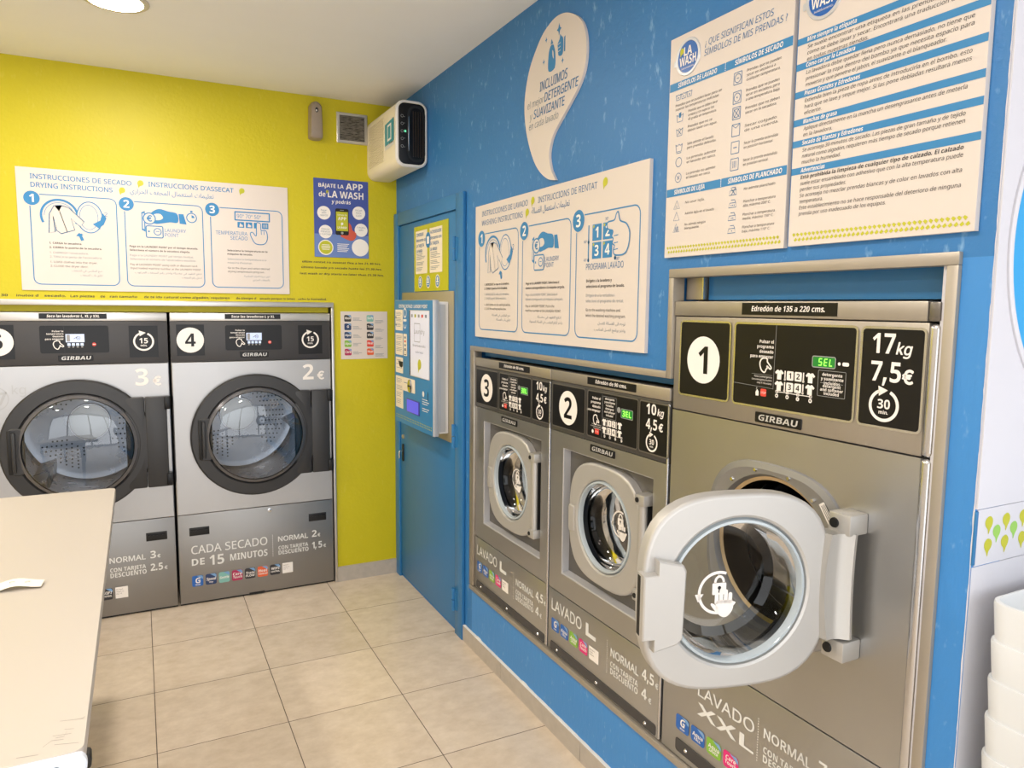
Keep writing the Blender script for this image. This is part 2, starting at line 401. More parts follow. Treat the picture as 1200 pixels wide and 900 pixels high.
    def text(s, t, a, b, h, m, w=None, al='L', bold=0.0, it=0.0, cond=1.0, y=None, res=2):
        bf = bold >= 0.045 and t != '€'
        vs, fs = glyphs(t, res, bf)
        if not vs: return s
        if bf: bold = 0.0
        y = s.y if y is None else y
        x0 = min(v[0] for v in vs); x1 = max(v[0] for v in vs)
        k = h/CAP; kx = (w/(x1-x0)) if w else k*cond
        W = (x1-x0)*kx; X, Z = s.P(a, b)
        X -= {'L': 0, 'C': W/2, 'R': W}[al]
        d = bold*h
        offs = [(0, 0)] if not bold else ([(-d, 0), (d, 0)] if h < 0.012 else [(d*math.cos(q*PI/4), d*math.sin(q*PI/4)) for q in range(8)]+[(0, 0)])
        for n_, (ox, oz) in enumerate(offs):      # heavier strokes: shifted copies, each a hair in front of the last
            s.add([(X+(v[0]-x0)*kx+v[1]*k*it+ox, y-n_*4e-5, Z+v[1]*k+oz) for v in vs], fs, m)
        return s
    def para(s, lines, a, b, h, lead, m, wmax=None, **kw):
        bf = kw.get('bold', 0) >= 0.045
        ws = [max(v[0] for v in glyphs(t, 2, bf)[0])-min(v[0] for v in glyphs(t, 2, bf)[0]) if t else 0 for t in lines]
        sc = wmax/max(ws) if wmax else None
        for i, t in enumerate(lines):
            if ws[i]: s.text(t, a, b-i*lead, h, m, w=(ws[i]*sc if sc else None), **kw)
        return s
    # ---- output
    def build(s, name, parent=None, label=None, loc=None, rot=None, ang=35):
        me = bpy.data.meshes.new(name); me.from_pydata(s.v, [], s.f)
        for m in s.mats: me.materials.append(m)
        me.polygons.foreach_set('material_index', s.mi); me.polygons.foreach_set('use_smooth', s.sm)
        me.update()
        if any(s.sm):
            bm = bmesh.new(); bm.from_mesh(me)
            bmesh.ops.recalc_face_normals(bm, faces=[f for f in bm.faces if f.smooth])
            bm.to_mesh(me); bm.free()
            me.set_sharp_from_angle(angle=math.radians(ang))
        o = bpy.data.objects.new(name, me); COL.objects.link(o)
        if parent: o.parent = parent
        if loc: o.location = loc
        if rot: o.rotation_euler = rot
        if label: o['label'] = label
        return o

def thing(name, label, cat_, loc, rz=0.0, group=None):
    o = bpy.data.objects.new(name, None); COL.objects.link(o); o.empty_display_size = 0.05
    o.location = loc; o.rotation_euler = (0, 0, rz)
    o['label'] = label; o['category'] = cat_
    if group: o['group'] = group
    return o
def tag(o, label, cat_, group=None):
    o['label'] = label; o['category'] = cat_
    if group: o['group'] = group
    return o
def struct(mb, name, parent=None, **k):
    o = mb.build(name, parent, **k)
    if not parent: o['kind'] = 'structure'
    return o

XW = 1.324; YW = 4.045; H = 2.675; XL = -2.5; YF = -1.5; XR = 2.45; YB = 5.1; YE = 0.758
RB = -PI/2     # blue-wall things: local x runs toward the camera along -Y, local y into the wall

# ------------------------------------------------------------------ room shell
b = MB(); b.boxl(XL-.1, YF-.1, -.1, XR+.1, YB+.1, 0, FLOOR); struct(b, 'floor')
b = MB(); b.boxl(XL-.1, YF-.1, H, XR+.1, YB+.1, H+.1, CEIL); struct(b, 'ceiling')
b = MB()   # yellow wall with the dryer opening
b.boxl(XL, YW, 1.565, XW, YW+.07, H, YELLOW); b.boxl(.958, YW, 0, XW, YW+.07, 1.565, YELLOW); b.boxl(XL, YW, 0, -.692, YW+.07, 1.565, YELLOW)
struct(b, 'wall_back')
b = MB(); b.boxl(-.690, YW+.040, 1.533, .940, YW+.055, 1.70, YELLOW); struct(b, 'trim_8')
b = MB()   # blue wall with the stepped washer opening
T = .09
b.boxl(XW, YE, 1.675, XW+T, YW, H, BLUE)                 # above
b.boxl(XW, 1.61, 1.40, XW+T, YW, 1.675, BLUE)
b.boxl(XW, 2.975, 0, XW+T, YW, 1.40, BLUE)
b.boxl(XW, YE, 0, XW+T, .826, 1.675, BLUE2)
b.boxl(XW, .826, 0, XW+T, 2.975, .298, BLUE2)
struct(b, 'wall_right')
b = MB(); b.boxl(XW+.055, .828, 1.602, XW+.07, 1.53, 1.70, BLUED); b.boxl(XW+.045, 1.625, 1.359, XW+.06, 2.94, 1.43, BLUED); struct(b, 'trim_9')
b = MB(); b.boxl(XL-.1, YF, 0, XL, YB, H, mat('left_wall_paint', (212, 204, 191), 0.6)); struct(b, 'wall_left')
b = MB(); b.boxl(XL, YB, 0, XR, YB+.1, H, WHITEW); struct(b, 'wall_service_back')
b = MB(); b.boxl(XR, YF, 0, XR+.1, YB, H, WHITEW); struct(b, 'wall_service_right')
# end wall facing the street side
b = MB(); b.boxl(XW+.001, YE+.001, 0, XR, YE+.09, H, WHITEW); struct(b, 'wall_end')
# shopfront: frame posts and rails, open to daylight
b = MB()
b.boxl(XL, YF-.1, 0, XR, YF, .10, ALU); b.boxl(XL, YF-.1, 2.45, XR, YF, H, WHITEW)
for x in (XL, -1.25, .0, 1.25, XR-.08): b.boxl(x, YF-.1, .10, x+.08, YF, 2.45, ALU)
struct(b, 'window_1')
# skirting
b = MB()
b.boxl(.958, YW-.011, 0, 1.31, YW, .086, SKIRT); b.boxl(XL, YW-.011, 0, -.694, YW, .086, SKIRT); struct(b, 'baseboard_back')
b = MB()
for y0, y1 in ((.76, 1.385), (1.388, 2.015), (2.018, 2.645), (2.648, 3.06)): b.boxl(XW-.012, y0, 0, XW, y1, .074, SKIRT)
struct(b, 'baseboard_right')
b = MB(); ys = [.76+i*.02 for i in range(116)]     # ragged filler line over the skirting
vs = []; fs = []
for i, y in enumerate(ys):
    t_ = .0745+random.random()*.0022+(.004 if random.random() < .08 else 0); d_ = .005+random.random()*.003
    vs += [(XW-.0125, y, .0742), (XW-d_, y, t_), (XW, y, t_)]
for i in range(len(ys)-1):
    k = 3*i; fs += [(k, k+3, k+4, k+1), (k+1, k+4, k+5, k+2)]
b.add(vs, fs, FILL); struct(b, 'trim_7')
# dryer surround
b = MB()
b.boxl(-.694, YW-.012, 1.563, .958, YW+.02, 1.590, BAND, .003); b.boxl(-.694, YW-.012, 0, -.680, YW+.02, 1.563, BAND, .002); b.boxl(.944, YW-.012, 0, .958, YW+.02, 1.563, BAND, .002)
struct(b, 'trim_1')
# washer surround (one stepped frame)
def frame_piece(mb, y0, z0, y1, z1, m=BRONZE): mb.boxl(XW-.010, y0, z0, XW+.03, y1, z1, m, .002)
b = MB()
frame_piece(b, .814, 1.662, 1.621, 1.686); frame_piece(b, .814, .28, .836, 1.662)
frame_piece(b, 1.600, 1.383, 1.621, 1.662); frame_piece(b, 1.621, 1.383, 2.986, 1.403)
frame_piece(b, 2.943, .305, 2.986, 1.383, ALU); frame_piece(b, .836, .28, 2.986, .301)
struct(b, 'trim_2')
b = MB(); b.boxl(XW+.035, 1.535, 1.603, XW+.075, 1.597, 1.662, ALU); b.boxl(XW+.035, 1.530, 1.603, XW+.04, 1.535, 1.662, EDGE); struct(b, 'trim_3')
# end wall panels: paint lip
b = MB(); b.boxl(XW-.0015, YE-.004, 1.122, XW+.006, YE, 1.222, BLUED, .001); struct(b, 'trim_4')
# white paint crumbs along the corner
b = MB()
zz = .3; vs = []; fs = []; k = 0
while zz < 2.67:
    w_ = .0008+random.random()*.0012*(1 if random.random() > .12 else 3)
    vs += [(XW-.0008, YE-.0006, zz), (XW-.0008, YE+w_, zz)]
    if k: fs.append((2*k-2, 2*k-1, 2*k+1, 2*k))
    k += 1; zz += .006+random.random()*.03
b.add(vs, fs, WHITEW); struct(b, 'trim_5')

# door in the blue wall
dr = bpy.data.objects.new('door_1', None); COL.objects.link(dr); dr['kind'] = 'structure'; dr.location = (XW, 4.045, 0); dr.rotation_euler = (0, 0, RB)
def DB(y=0.0): return MB(ox=4.045, oz=0, sx=-1, y=y)
b = DB()
b.box(4.043, 0, 3.972, 2.088, -.018, -.001, BLUED, .003); b.box(3.138, 0, 3.052, 2.088, -.018, -.001, BLUED, .003); b.box(3.972, 2.018, 3.138, 2.088, -.018, -.001, BLUED, .003)
b.build('door_frame', dr)
b = DB(); b.box(3.968, .02, 3.142, 2.014, -.008, -.001, BLUED, .002); b.build('door_leaf', dr)
for z in (1.84, .97, .172):
    b = DB(); x, q = b.P(3.140, z); b.tube([(x, -.024, z-.055), (x, -.024, z-.003)], .010, BLUED, 10); b.tube([(x, -.024, z+.001), (x, -.024, z+.055)], .010, BLUED, 10); b.boxl(x-.012, -.021, z-.05, x+.03, -.018, z+.05, BLUED)
    b.build('hinge', dr)
b = DB(); x, z = b.P(3.915, .838); b.loft([(circ(.012, 20, x, z), -.008), (circ(.012, 20, x, z), -.016), (circ(.009, 20, x, z), -.018)], KPLATE, cap1=True); b.build('lock', dr)
b = DB(); x, z = b.P(3.922, .745); b.prism(rrect(x-.012, z-.05, x+.012, z+.05, .01), -.014, -.008, BLK2, .002); b.tube([(x, -.014, z+.01), (x, -.03, z+.01), (x+.004, -.034, z+.002), (x+.006, -.034, z-.03)], .005, CHROME, 8); b.build('handle', dr)

# ------------------------------------------------------------------ small drawing helpers
def drop_pts(r):   # comma-shaped drop, tail at lower right
    return [(x*r, z*r) for x, z in cat([(.08, 1.0), (.66, .74), (.86, .18), (.70, -.36), (.22, -.66), (-.16, -.78), (-.46, -1.28), (-.60, -.86), (-.74, -.30), (-.78, .22), (-.48, .78)], 3)]
def shirt_pts(s): return [(x*s, z*s) for x, z in ((-.28, -.5), (.28, -.5), (.28, .18), (.42, .05), (.58, .22), (.3, .5), (.13, .5), (0, .4), (-.13, .5), (-.3, .5), (-.58, .22), (-.42, .05), (-.28, .18))]
def hand_pts(s):   # hand pointing right, for line drawing
    return cat([(x*s, z*s) for x, z in ((-1, .15), (-.75, .75), (-.2, .95), (.25, .8), (.3, .45), (.95, -.2), (.9, -.42), (.7, -.42), (.25, -.08), (.3, -.38), (.1, -.55), (.0, -.85), (-.3, -.95), (-.75, -.6))], 4)
def chip(mb, a, b0, w, h, m, lines, y=-.0012, sub=True):
    """rounded sticker with a sheen painted across one corner and its word"""
    mb.rect(a, b0, a+(w if mb.sx > 0 else -w), b0+h, m, r=w*.16, y=y)
    x, z = mb.P(a, b0)
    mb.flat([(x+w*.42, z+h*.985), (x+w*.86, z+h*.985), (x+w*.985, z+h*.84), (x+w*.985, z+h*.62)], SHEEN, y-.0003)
    for t, hh, zz, bo in lines:
        gx = [v[0] for v in glyphs(t, 2, bo >= .045)[0]]; ww = min(w*.84, (max(gx)-min(gx))*hh*h/CAP)
        mb.text(t, a+(w/2 if mb.sx > 0 else -w/2), b0+zz*h, hh*h, WHT, w=ww, al='C', bold=bo, it=.1, y=y-.0006)
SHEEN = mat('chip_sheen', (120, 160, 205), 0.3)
CBLUE = mat('chip_blue', (30, 96, 176), 0.3); CNAVY = mat('chip_navy', (34, 56, 100), 0.3); CGREEN = mat('chip_green', (130, 180, 60), 0.3)
CPINK = mat('chip_pink', (222, 40, 120), 0.3); CCAR = mat('chip_crimson', (176, 40, 88), 0.3); CTEAL = mat('chip_teal', (130, 185, 175), 0.3); CBLK = mat('chip_black', (48, 46, 50), 0.3); COR = mat('chip_orange', (226, 100, 58), 0.3)
BADGE = mat('badge_silver', (205, 203, 200), 0.35, 0.2)
def badge(mb, a, b0, w, h, parent):
    q = MB(mb.ox, mb.oz, mb.sx); x, z = q.P(a, b0)
    q.prism(rrect(x, z, x+w, z+h, h*.12), mb.y-.003, mb.y, BLACK, .001)
    q.text('GIRBAU', a-(w*.5 if q.sx < 0 else -w*.5), b0+h*.22, h*.58, BADGE, w=w*.84, al='C', bold=.10, it=.18, y=mb.y-.0036)
    q.build('maker_badge', parent)
def arc_arrow(mb, a, b0, r, m, w, label, sub, y, hm=None):
    mb.ring(a, b0, r, w, m, a0=PI*.62, a1=PI*2.36, y=y)
    x, z = mb.P(a, b0); aa = PI*.62
    px, pz = x+r*math.cos(aa), z+r*math.sin(aa)
    mb.flat([(px-r*.1, pz+r*.36), (px+r*.62, pz+r*.10), (px-.02*r, pz-r*.32)], m, y)
    mb.text(label, a, b0-r*.22, r*.62, m, al='C', bold=.09, y=y)
    mb.text(sub, a, b0-r*.58, r*.24, m, al='C', bold=.08, y=y)
ARA = {'ى': '\ufeef\ufef0', 'ت': '\ufe95\ufe96\ufe97\ufe98', 'ع': '\ufec9\ufeca\ufecb\ufecc', 'ل': '\ufedd\ufede\ufedf\ufee0', 'ي': '\ufef1\ufef2\ufef3\ufef4', 'م': '\ufee1\ufee2\ufee3\ufee4',
       'ا': '\ufe8d\ufe8e', 'س': '\ufeb1\ufeb2\ufeb3\ufeb4', 'ج': '\ufe9d\ufe9e\ufe9f\ufea0', 'ف': '\ufed1\ufed2\ufed3\ufed4', 'ح': '\ufea1\ufea2\ufea3\ufea4', 'ر': '\ufead\ufeae', 'غ': '\ufecd\ufece\ufecf\ufed0',
       'ة': '\ufe93\ufe94', 'ض': '\ufebd\ufebe\ufebf\ufec0', 'ب': '\ufe8f\ufe90\ufe91\ufe92', 'ن': '\ufee5\ufee6\ufee7\ufee8', 'ه': '\ufee9\ufeea\ufeeb\ufeec', 'و': '\ufeed\ufeee', 'ق': '\ufed5\ufed6\ufed7\ufed8', 'ش': '\ufeb5\ufeb6\ufeb7\ufeb8', 'خ': '\ufea5\ufea6\ufea7\ufea8', 'د': '\ufea9\ufeaa', 'ط': '\ufec1\ufec2\ufec3\ufec4'}
def arab(s):
    out = []
    for w in s.split(' '):
        o = ''
        for i, c in enumerate(w):
            f = ARA[c]; prev = i > 0 and len(ARA[w[i-1]]) == 4; nxt = i < len(w)-1 and len(f) == 4
            o += f[3] if prev and nxt else (f[1] if prev else (f[2] if nxt else f[0]))
        out.append(o[::-1])
    return ' '.join(out[::-1])
#---PART2---

# ------------------------------------------------------------------ dryers
SHIRTS = None
def make_dryer(x0, label, num, price, low, cap_text, chips, kg_ghost, cada):
    """measurements are taken on dryer 4 (left edge at x = 0.138) and shifted"""
    t = thing('tumble_dryer', label, 'dryer', (x0, YW, 0), 0, 'tumble dryers built into the yellow wall')
    def B(y=-.0008): return MB(ox=.138, oz=0, y=y)
    L, R_ = .138, .938
    # cabinet: sides, top, back, front sheet with a round opening
    b = B(); xa, xb = 0, .80
    b.boxl(xa, .014, .02, xa+.02, .85, 1.525, STEEL); b.boxl(xb-.02, .014, .02, xb, .85, 1.525, STEEL)
    b.boxl(xa, .014, 1.50, xb, .85, 1.525, STEEL); b.boxl(xa, .84, .02, xb, .86, 1.525, STEEL); b.boxl(xa, .014, .02, xb, .85, .04, STEEL)
    cx, cz = b.P(.535, .887)
    b.loft([(rect_pts(.004, .489, xb-.004, 1.277), 0.0), (circ(.262, 64, cx, cz), 0.0), (circ(.262, 64, cx, cz), .03)], STEEL, smooth=False)
    b.loft([(rect_pts(0, .487, xb, 1.279), 0.012), (rect_pts(0, .487, xb, 1.279), 0.002), (rect_pts(.004, .489, xb-.004, 1.277), 0.0)], STEEL, smooth=False)
    b.build('cabinet', t)
    b = B(); b.boxl(0, 0, 1.489, xb, .012, 1.530, BAND, .003); b.build('top_band', t)
    b = B(); b.boxl(0, 0, 1.281, xb, .012, 1.488, CHAR, .002); b.build('control_band', t)
    b = B(); b.boxl(0, 0, .010, xb, .012, .485, STEELD, .003)
    b.boxl(.0, .012, 0, xb, .05, .010, BLK2); b.boxl(.34, -.001, .004, .42, .012, .016, BLK2); b.build('lower_panel', t)
    for (a, z) in ((.191, .370), (.802, .371)):
        b = B(); x, q = b.P(a, z); b.boxl(x, -.0015, q, x+.098, .01, q+.045, BLK2, .003); b.boxl(x+.006, -.003, q+.028, x+.092, .0, q+.038, BLACK, .002); b.build('grip_slot', t)
    b = B(); x, z = b.P(.595, .463); b.loft([(circ(.011, 20, x, z), -.0), (circ(.011, 20, x, z), -.003), (circ(.008, 20, x, z), -.004)], CHROME, cap1=True); b.boxl(x-.0015, -.0046, z-.004, x+.0015, -.004, z+.006, BLK2); b.build('lock', t)
    # labels of the control band
    b = B(); b.rect(.397, 1.499, .675, 1.525, BLACK, y=-.0012); b.text(cap_text, .536, 1.506, .0125, WHT, w=.215, al='C', bold=.09, it=.15, y=-.0018); b.build('size_strip', t)
    b = B(); b.rect(.166, 1.313, .296, 1.471, BLACK, y=-.0012); b.disc(.230, 1.392, .064, WHT, y=-.0018)
    b.text(num, .230, 1.360, .066, BLACK, al='C', bold=.05, y=-.0024, res=4); b.build('number_plate', t)
    b = B(); x, z = b.P(.396, 1.337); b.prism(rrect(x, z, x+.284, z+.130, .01), -.0015, 0, BLACK)
    b.para(['Pulsar la', 'temperatura', 'deseada', 'para empezar'], .492, 1.437, .0078, .0122, WHT, al='R', bold=.09, y=-.0022)
    b.rline(.470, 1.376, hand_pts(.021), .004, WHT, True, y=-.0022)
    b.rect(.500, 1.388, .577, 1.427, LCD, y=-.0022)
    b.rect(.504, 1.391, .518, 1.424, GREYI, r=.002, y=-.0027); b.rline(.545, 1.408, [(-.012, -.004), (0, .004), (.004, 0), (.012, 0)], .0022, CHAR, y=-.0027); b.ring(.552, 1.408, .008, .0016, CHAR, y=-.0027)
    for i in range(4): b.rect(.506+i*.018, 1.371, .519+i*.018, 1.384, LCD, r=.002, y=-.0022); b.rect(.508+i*.018, 1.364, .516+i*.018, 1.366, WHT, y=-.0022)
    b.disc(.617, 1.377, .0085, RED, y=-.0022); b.rect(.6115, 1.3755, .6225, 1.3785, WHT, y=-.0027)
    b.line([(.494, 1.465), (.494, 1.339)], .0008, CHAR, y=-.0022)
    b.build('display_panel', t)
    b = B(); b.rect(.766, 1.310, .894, 1.466, BLACK, y=-.0012); arc_arrow(b, .830, 1.388, .042, WHT, .0085, '15', 'min.', -.0018); b.build('time_plate', t)
    b = B(-.0005); badge(b, .466, 1.298, .144, .029, t)
    b = B(-.0012); b.text(price, .786, 1.170, .083, WHT, bold=.07, res=4); b.text('€', .865, 1.170, .042, WHT, bold=.05)
    b.build('price_lettering', t)
    # lower print
    b = B(-.0008)
    if cada:
        b.text('CADA SECADO', .198, .273, .043, WHTG, w=.380, bold=.01, res=3); b.text('DE', .198, .211, .036, WHTG, w=.062, bold=.06)
        b.text('15', .284, .202, .053, WHTG, w=.072, bold=.08, res=3); b.text('MINUTOS', .386, .211, .036, WHTG, w=.192, bold=.07)
        for i in range(16): b.rect(.6045, .202+i*.0078, .608, .2055+i*.0078, WHTG)
    if cada: b.build('programme_lettering', t)
    b = B(-.0008)
    b.text('NORMAL', .636, .281, .027, WHTG, w=.160, bold=.03); b.text(low[0], .818, .281, .038, WHTG, bold=.06); b.text('€', .850, .281, .017, WHTG, bold=.04)
    b.text('CON TARJETA', .636, .235, .020, WHTG, w=.160, bold=.07); b.text('DESCUENTO', .636, .206, .023, WHTG, w=.162, bold=.07)
    b.text(low[1], .817, .215, .037, WHTG, w=.057, bold=.06); b.text('€', .881, .215, .017, WHTG, bold=.04)
    b.build('price_lettering', t)
    for i, (m, lines) in enumerate(chips):
        b = B(-.0012); chip(b, .196+i*.0655, .097, .054, .058, m, lines); b.build('programme_sticker', t)
    b = B(-.0012); b.rect(.196+len(chips)*.0655, .097, .196+len(chips)*.0655+.056, .155, WHT)
    b.para(['Normal 2', 'Tarjeta 1,5', 'máx. 15', ''], .200+len(chips)*.0655, .140, .005, .011, INKK, y=-.0016); b.build('programme_sticker', t)
    # round door
    d_c = (.535, .887)
    b = B(); cx, cz = b.P(*d_c)
    b.loft([(circ(.322, 64, cx, cz), -.001), (circ(.324, 64, cx, cz), -.026), (circ(.316, 64, cx, cz), -.036), (circ(.262, 64, cx, cz), -.040), (circ(.256, 64, cx, cz), -.034), (circ(.252, 64, cx, cz), -.012), (circ(.252, 64, cx, cz), .01)], DARK)
    b.boxl(cx+.20, -.038, cz-.230, cx+.285, -.002, cz+.226, DARK, .006)
    door = b.build('door', t)
    b = B(); b.boxl(cx+.288, -.040, cz-.230, cx+.385, -.002, cz+.226, DARK, .006); b.build('hinge_cover', door)
    for dz in (-.195, .195):
        b = B(); b.boxl(cx+.374, -.046, cz+dz-.032, cx+.402, -.004, cz+dz+.032, BLACK, .004); b.build('hinge', door)
    b = B(); b.loft([(circ(.256, 64, cx, cz), -.030), (circ(.250, 64, cx, cz), -.044), (circ(.236, 64, cx, cz), -.050), (circ(.232, 64, cx, cz), -.044)], mat('clear_rim', (104, 104, 108), 0.2, 0.5)); b.build('window_rim', door)
    b = B(); pr = [(.240*math.cos(a), -.040-.050*math.sin(a)) for a in [PI/2*k/9 for k in range(10)]]
    b.loft([(circ(max(r, .002), 64, cx, cz), y) for r, y in pr], DGLASS, cap1=True); b.build('door_glass', door)
    # D-shaped handle
    hx = cx-.255
    b = B(); o = rrect(hx-.032, cz-.115, hx+.036, cz+.105, .022)
    b.prism(o, -.045, -.030, DARK, .004); b.boxl(hx-.030, -.0475, cz-.108, hx-.014, -.03, cz+.098, BLK2, .002)
    b.boxl(hx-.014, -.062, cz-.100, hx+.002, -.040, cz+.090, DARK, .005); b.build('handle', door)
    # drum seen through the glass
    b = B(); dep = .80
    b.loft([(circ(.262, 64, cx, cz), .03), (circ(.27, 64, cx, cz), .08), (circ(.33, 64, cx, cz), .12), (circ(.335, 64, cx, cz), .16), (circ(.335, 64, cx, cz), dep), (circ(.30, 64, cx, cz), dep+.01), (circ(.105, 64, cx, cz), dep+.01)], DRUM)
    y = dep+.006
    for ri, n_ in ((.155, 30), (.175, 34), (.195, 38), (.215, 42), (.235, 46), (.255, 50), (.275, 54)):
        for k in range(n_):
            a = 2*PI*(k+(ri*100 % 2)*.25)/n_
            if (k*7//n_) % 2 == 0: b.flat(circ(.0050, 8, cx+ri*math.cos(a), cz+ri*math.sin(a)), BLK2, y)
    for row in range(7):        # perforations in the drum wall
        yy = .24+row*.08
        for k in range(44):
            a = 2*PI*(k+.5*(row % 2))/44; rr_ = .3335
            c_, s_ = math.cos(a), math.sin(a); vs = []
            for q in range(6):
                w_ = 2*PI*q/6; vs.append((cx+rr_*c_-s_*.0035*math.cos(w_), yy+.0035*math.sin(w_), cz+rr_*s_+c_*.0035*math.cos(w_)))
            b.add(vs, [tuple(range(6))], BLK2)
    drum = b.build('drum', t)
    b = B(); b.loft([(circ(.110, 48, cx, cz), dep+.004), (circ(.107, 48, cx, cz), dep-.007), (circ(.102, 48, cx, cz), dep-.007), (circ(.100, 48, cx, cz), dep-.001)], EDGE); b.flat(circ(.100, 48, cx, cz), BAND, dep-.001); b.build('drum_hub', drum)
    for k in range(3):
        a = PI/2+.35+2*PI*k/3; b = B(); c_, s_ = math.cos(a), math.sin(a)
        pts = [(cx+.335*c_-.05*s_, cz+.335*s_+.05*c_), (cx+.335*c_+.05*s_, cz+.335*s_-.05*c_), (cx+.265*c_, cz+.265*s_)]
        b.loft([(pts, .17), (pts, dep)], DRUM, True, True, smooth=False); b.build('drum_paddle', drum)
    if kg_ghost:    # faded marks where an old sticker was
        b = B(-.0006); b.ring(.205, 1.13, .055, .004, mat('ghost_mark', (170, 168, 166), .38, .9)); b.text('17', .165, 1.10, .06, MATS['ghost_mark'], bold=.05); b.text('kg', .275, 1.15, .04, MATS['ghost_mark']); b.build('faded_lettering', t)
    return t

dchips = [(CBLUE, [('G', .5, .30, .10), ('Wash', .12, .10, .05)]), (CNAVY, [('Speed', .26, .40, .08), ('Dry', .14, .16, .04)]), (CTEAL, [('Gentle', .22, .38, .06)]),
          (CCAR, [('Care', .26, .50, .08), ('Touch', .22, .22, .08)]), (CBLK, [('Trate', .24, .44, .08), ('FLOW', .2, .18, .05)]), (COR, [('Heat', .26, .46, .08), ('Control', .18, .2, .05)]), (CBLK, [('WIFI', .24, .5, .08), ('CONTROL', .16, .24, .05)])]
make_dryer(.138, 'steel tumble dryer number 4 with round glass door, beside the bare yellow wall', '4', '2', ('2', '1,5'), 'Seca las lavadoras L y XL', dchips, False, True)
make_dryer(-.674, 'steel tumble dryer number 5 at the left edge, half hidden by the cream table', '5', '3', ('3', '2.5'), 'Seca las lavadoras L, XL y XXL', dchips, True, True)

# ------------------------------------------------------------------ washers
def lock_sticker(mb, cx, cz, r, m, y):
    """ring with arrow, padlock and raised hand"""
    mb.band([(cx+r*math.cos(a), cz+r*math.sin(a)) for a in [PI*.38+PI*1.45*i/36 for i in range(37)]], r*.14, m, False, y)
    mb.flat([(cx-r*1.22, cz-r*.02), (cx-r*.78, cz-r*.02), (cx-r*1.05, cz-r*.42)], m, y)
    lx, lz = cx+r*.03, cz+r*.18
    mb.flat(rrect(lx-r*.36, lz-r*.28, lx+r*.36, lz+r*.30, r*.06), m, y)
    mb.band([(lx+r*.22*math.cos(a), lz+r*.32+r*.30*math.sin(a)) for a in [PI*i/12 for i in range(13)]], r*.12, m, False, y)
    mb.flat(circ(r*.09, 12, lx, lz+r*.06), BLK2, y-.0004); mb.flat([(lx-r*.05, lz-r*.18), (lx+r*.05, lz-r*.18), (lx+r*.03, lz+.02*r), (lx-r*.03, lz+.02*r)], BLK2, y-.0004)
    hx, hz = cx+r*.30, cz-r*.62
    mb.flat(cat([(hx-r*.42, hz+r*.15), (hx-r*.30, hz-r*.42), (hx+r*.1, hz-r*.62), (hx+r*.44, hz-r*.3), (hx+r*.46, hz+r*.16), (hx, hz+r*.24)], 4), m, y-.0006)
    for i, (dx, ln) in enumerate(((-.34, .42), (-.11, .56), (.13, .54), (.36, .38))):
        mb.flat(rrect(hx+r*dx-r*.10-r*.05, hz+r*.05, hx+r*dx+r*.10-r*.05, hz+r*(.22+ln), r*.09), m, y-.0006)
    mb.flat(cat([(hx-r*.34, hz-r*.1), (hx-r*.62, hz+r*.12), (hx-r*.68, hz+r*.02), (hx-r*.36, hz-r*.36)], 3), m, y-.0006)

def door_ring(b, hx, hz, rin, N=64):
    """moulded door: rounded-square outline, round opening"""
    o = lambda k: superell(hx-k, hz-k, 3.1, N)
    b.loft([(o(.006), .040), (o(0), .034), (o(0), .009), (o(.001), .004), (o(.004), .001), (o(.008), 0)], DOORG); b.loft([(o(.008), 0), (circ(rin+.008, N), 0)], DOORG, smooth=False); b.loft([(circ(rin+.008, N), 0), (circ(rin+.003, N), .003), (circ(rin, N), .010), (circ(rin-.006, N), .040)], DOORG)
def bowl(b, r, N=64, dep=.078):
    pr = [(r, .018), (r-.003, .035), (r-.008, .055), (r-.018, dep-.010), (r-.036, dep-.002), (r-.055, dep), (.004, dep)]
    b.loft([(circ(q, N), y) for q, y in pr[:5]], BOWLS); b.loft([(circ(q, N), y) for q, y in pr[4:]], BOWL, cap1=True)
    b.loft([(circ(r+.004, N), .012), (circ(r+.001, N), .002), (circ(r-.004, N), .001), (circ(r-.007, N), .006), (circ(r-.007, N), .018)], RIMG)
def drum_bits(t, cx, cz, r, y0, dep, B):
    b = B(); N = 64
    b.loft([(circ(r, N, cx, cz), y0), (circ(r, N, cx, cz), y0+.05), (circ(r+.03, N, cx, cz), y0+.06), (circ(r+.05, N, cx, cz), y0+.10), (circ(r+.05, N, cx, cz), dep), (circ(.004, N, cx, cz), dep+.01)], WDRUM, cap1=True)
    for row in range(6):
        yy = y0+.12+row*.045
        for k in range(36):
            a = 2*PI*(k+.5*(row % 2))/36; c_, s_ = math.cos(a), math.sin(a); rr_ = r+.0485
            b.add([(cx+rr_*c_-s_*.0045*math.cos(q), yy+.0045*math.sin(q), cz+rr_*s_+c_*.0045*math.cos(q)) for q in [PI*k2/3 for k2 in range(6)]], [tuple(range(6))], BLK2)
    for ri in (.05, .08, .11, .14):
        for k in range(int(ri*200)):
            a = 2*PI*k/int(ri*200); b.flat(circ(.0045, 6, cx+ri*math.cos(a), cz+ri*math.sin(a)), BLK2, dep-.004)
    d = b.build('drum', t)
    for k in range(3):
        a = .5+2*PI*k/3; b = B(); c_, s_ = math.cos(a), math.sin(a); R2 = r+.05
        pts = [(cx+R2*c_-.035*s_, cz+R2*s_+.035*c_), (cx+R2*c_+.035*s_, cz+R2*s_-.035*c_), (cx+(R2-.05)*c_, cz+(R2-.05)*s_)]
        b.loft([(pts, y0+.12), (pts, dep)], WDRUM, True, True, smooth=False); b.build('drum_paddle', d)
    return d
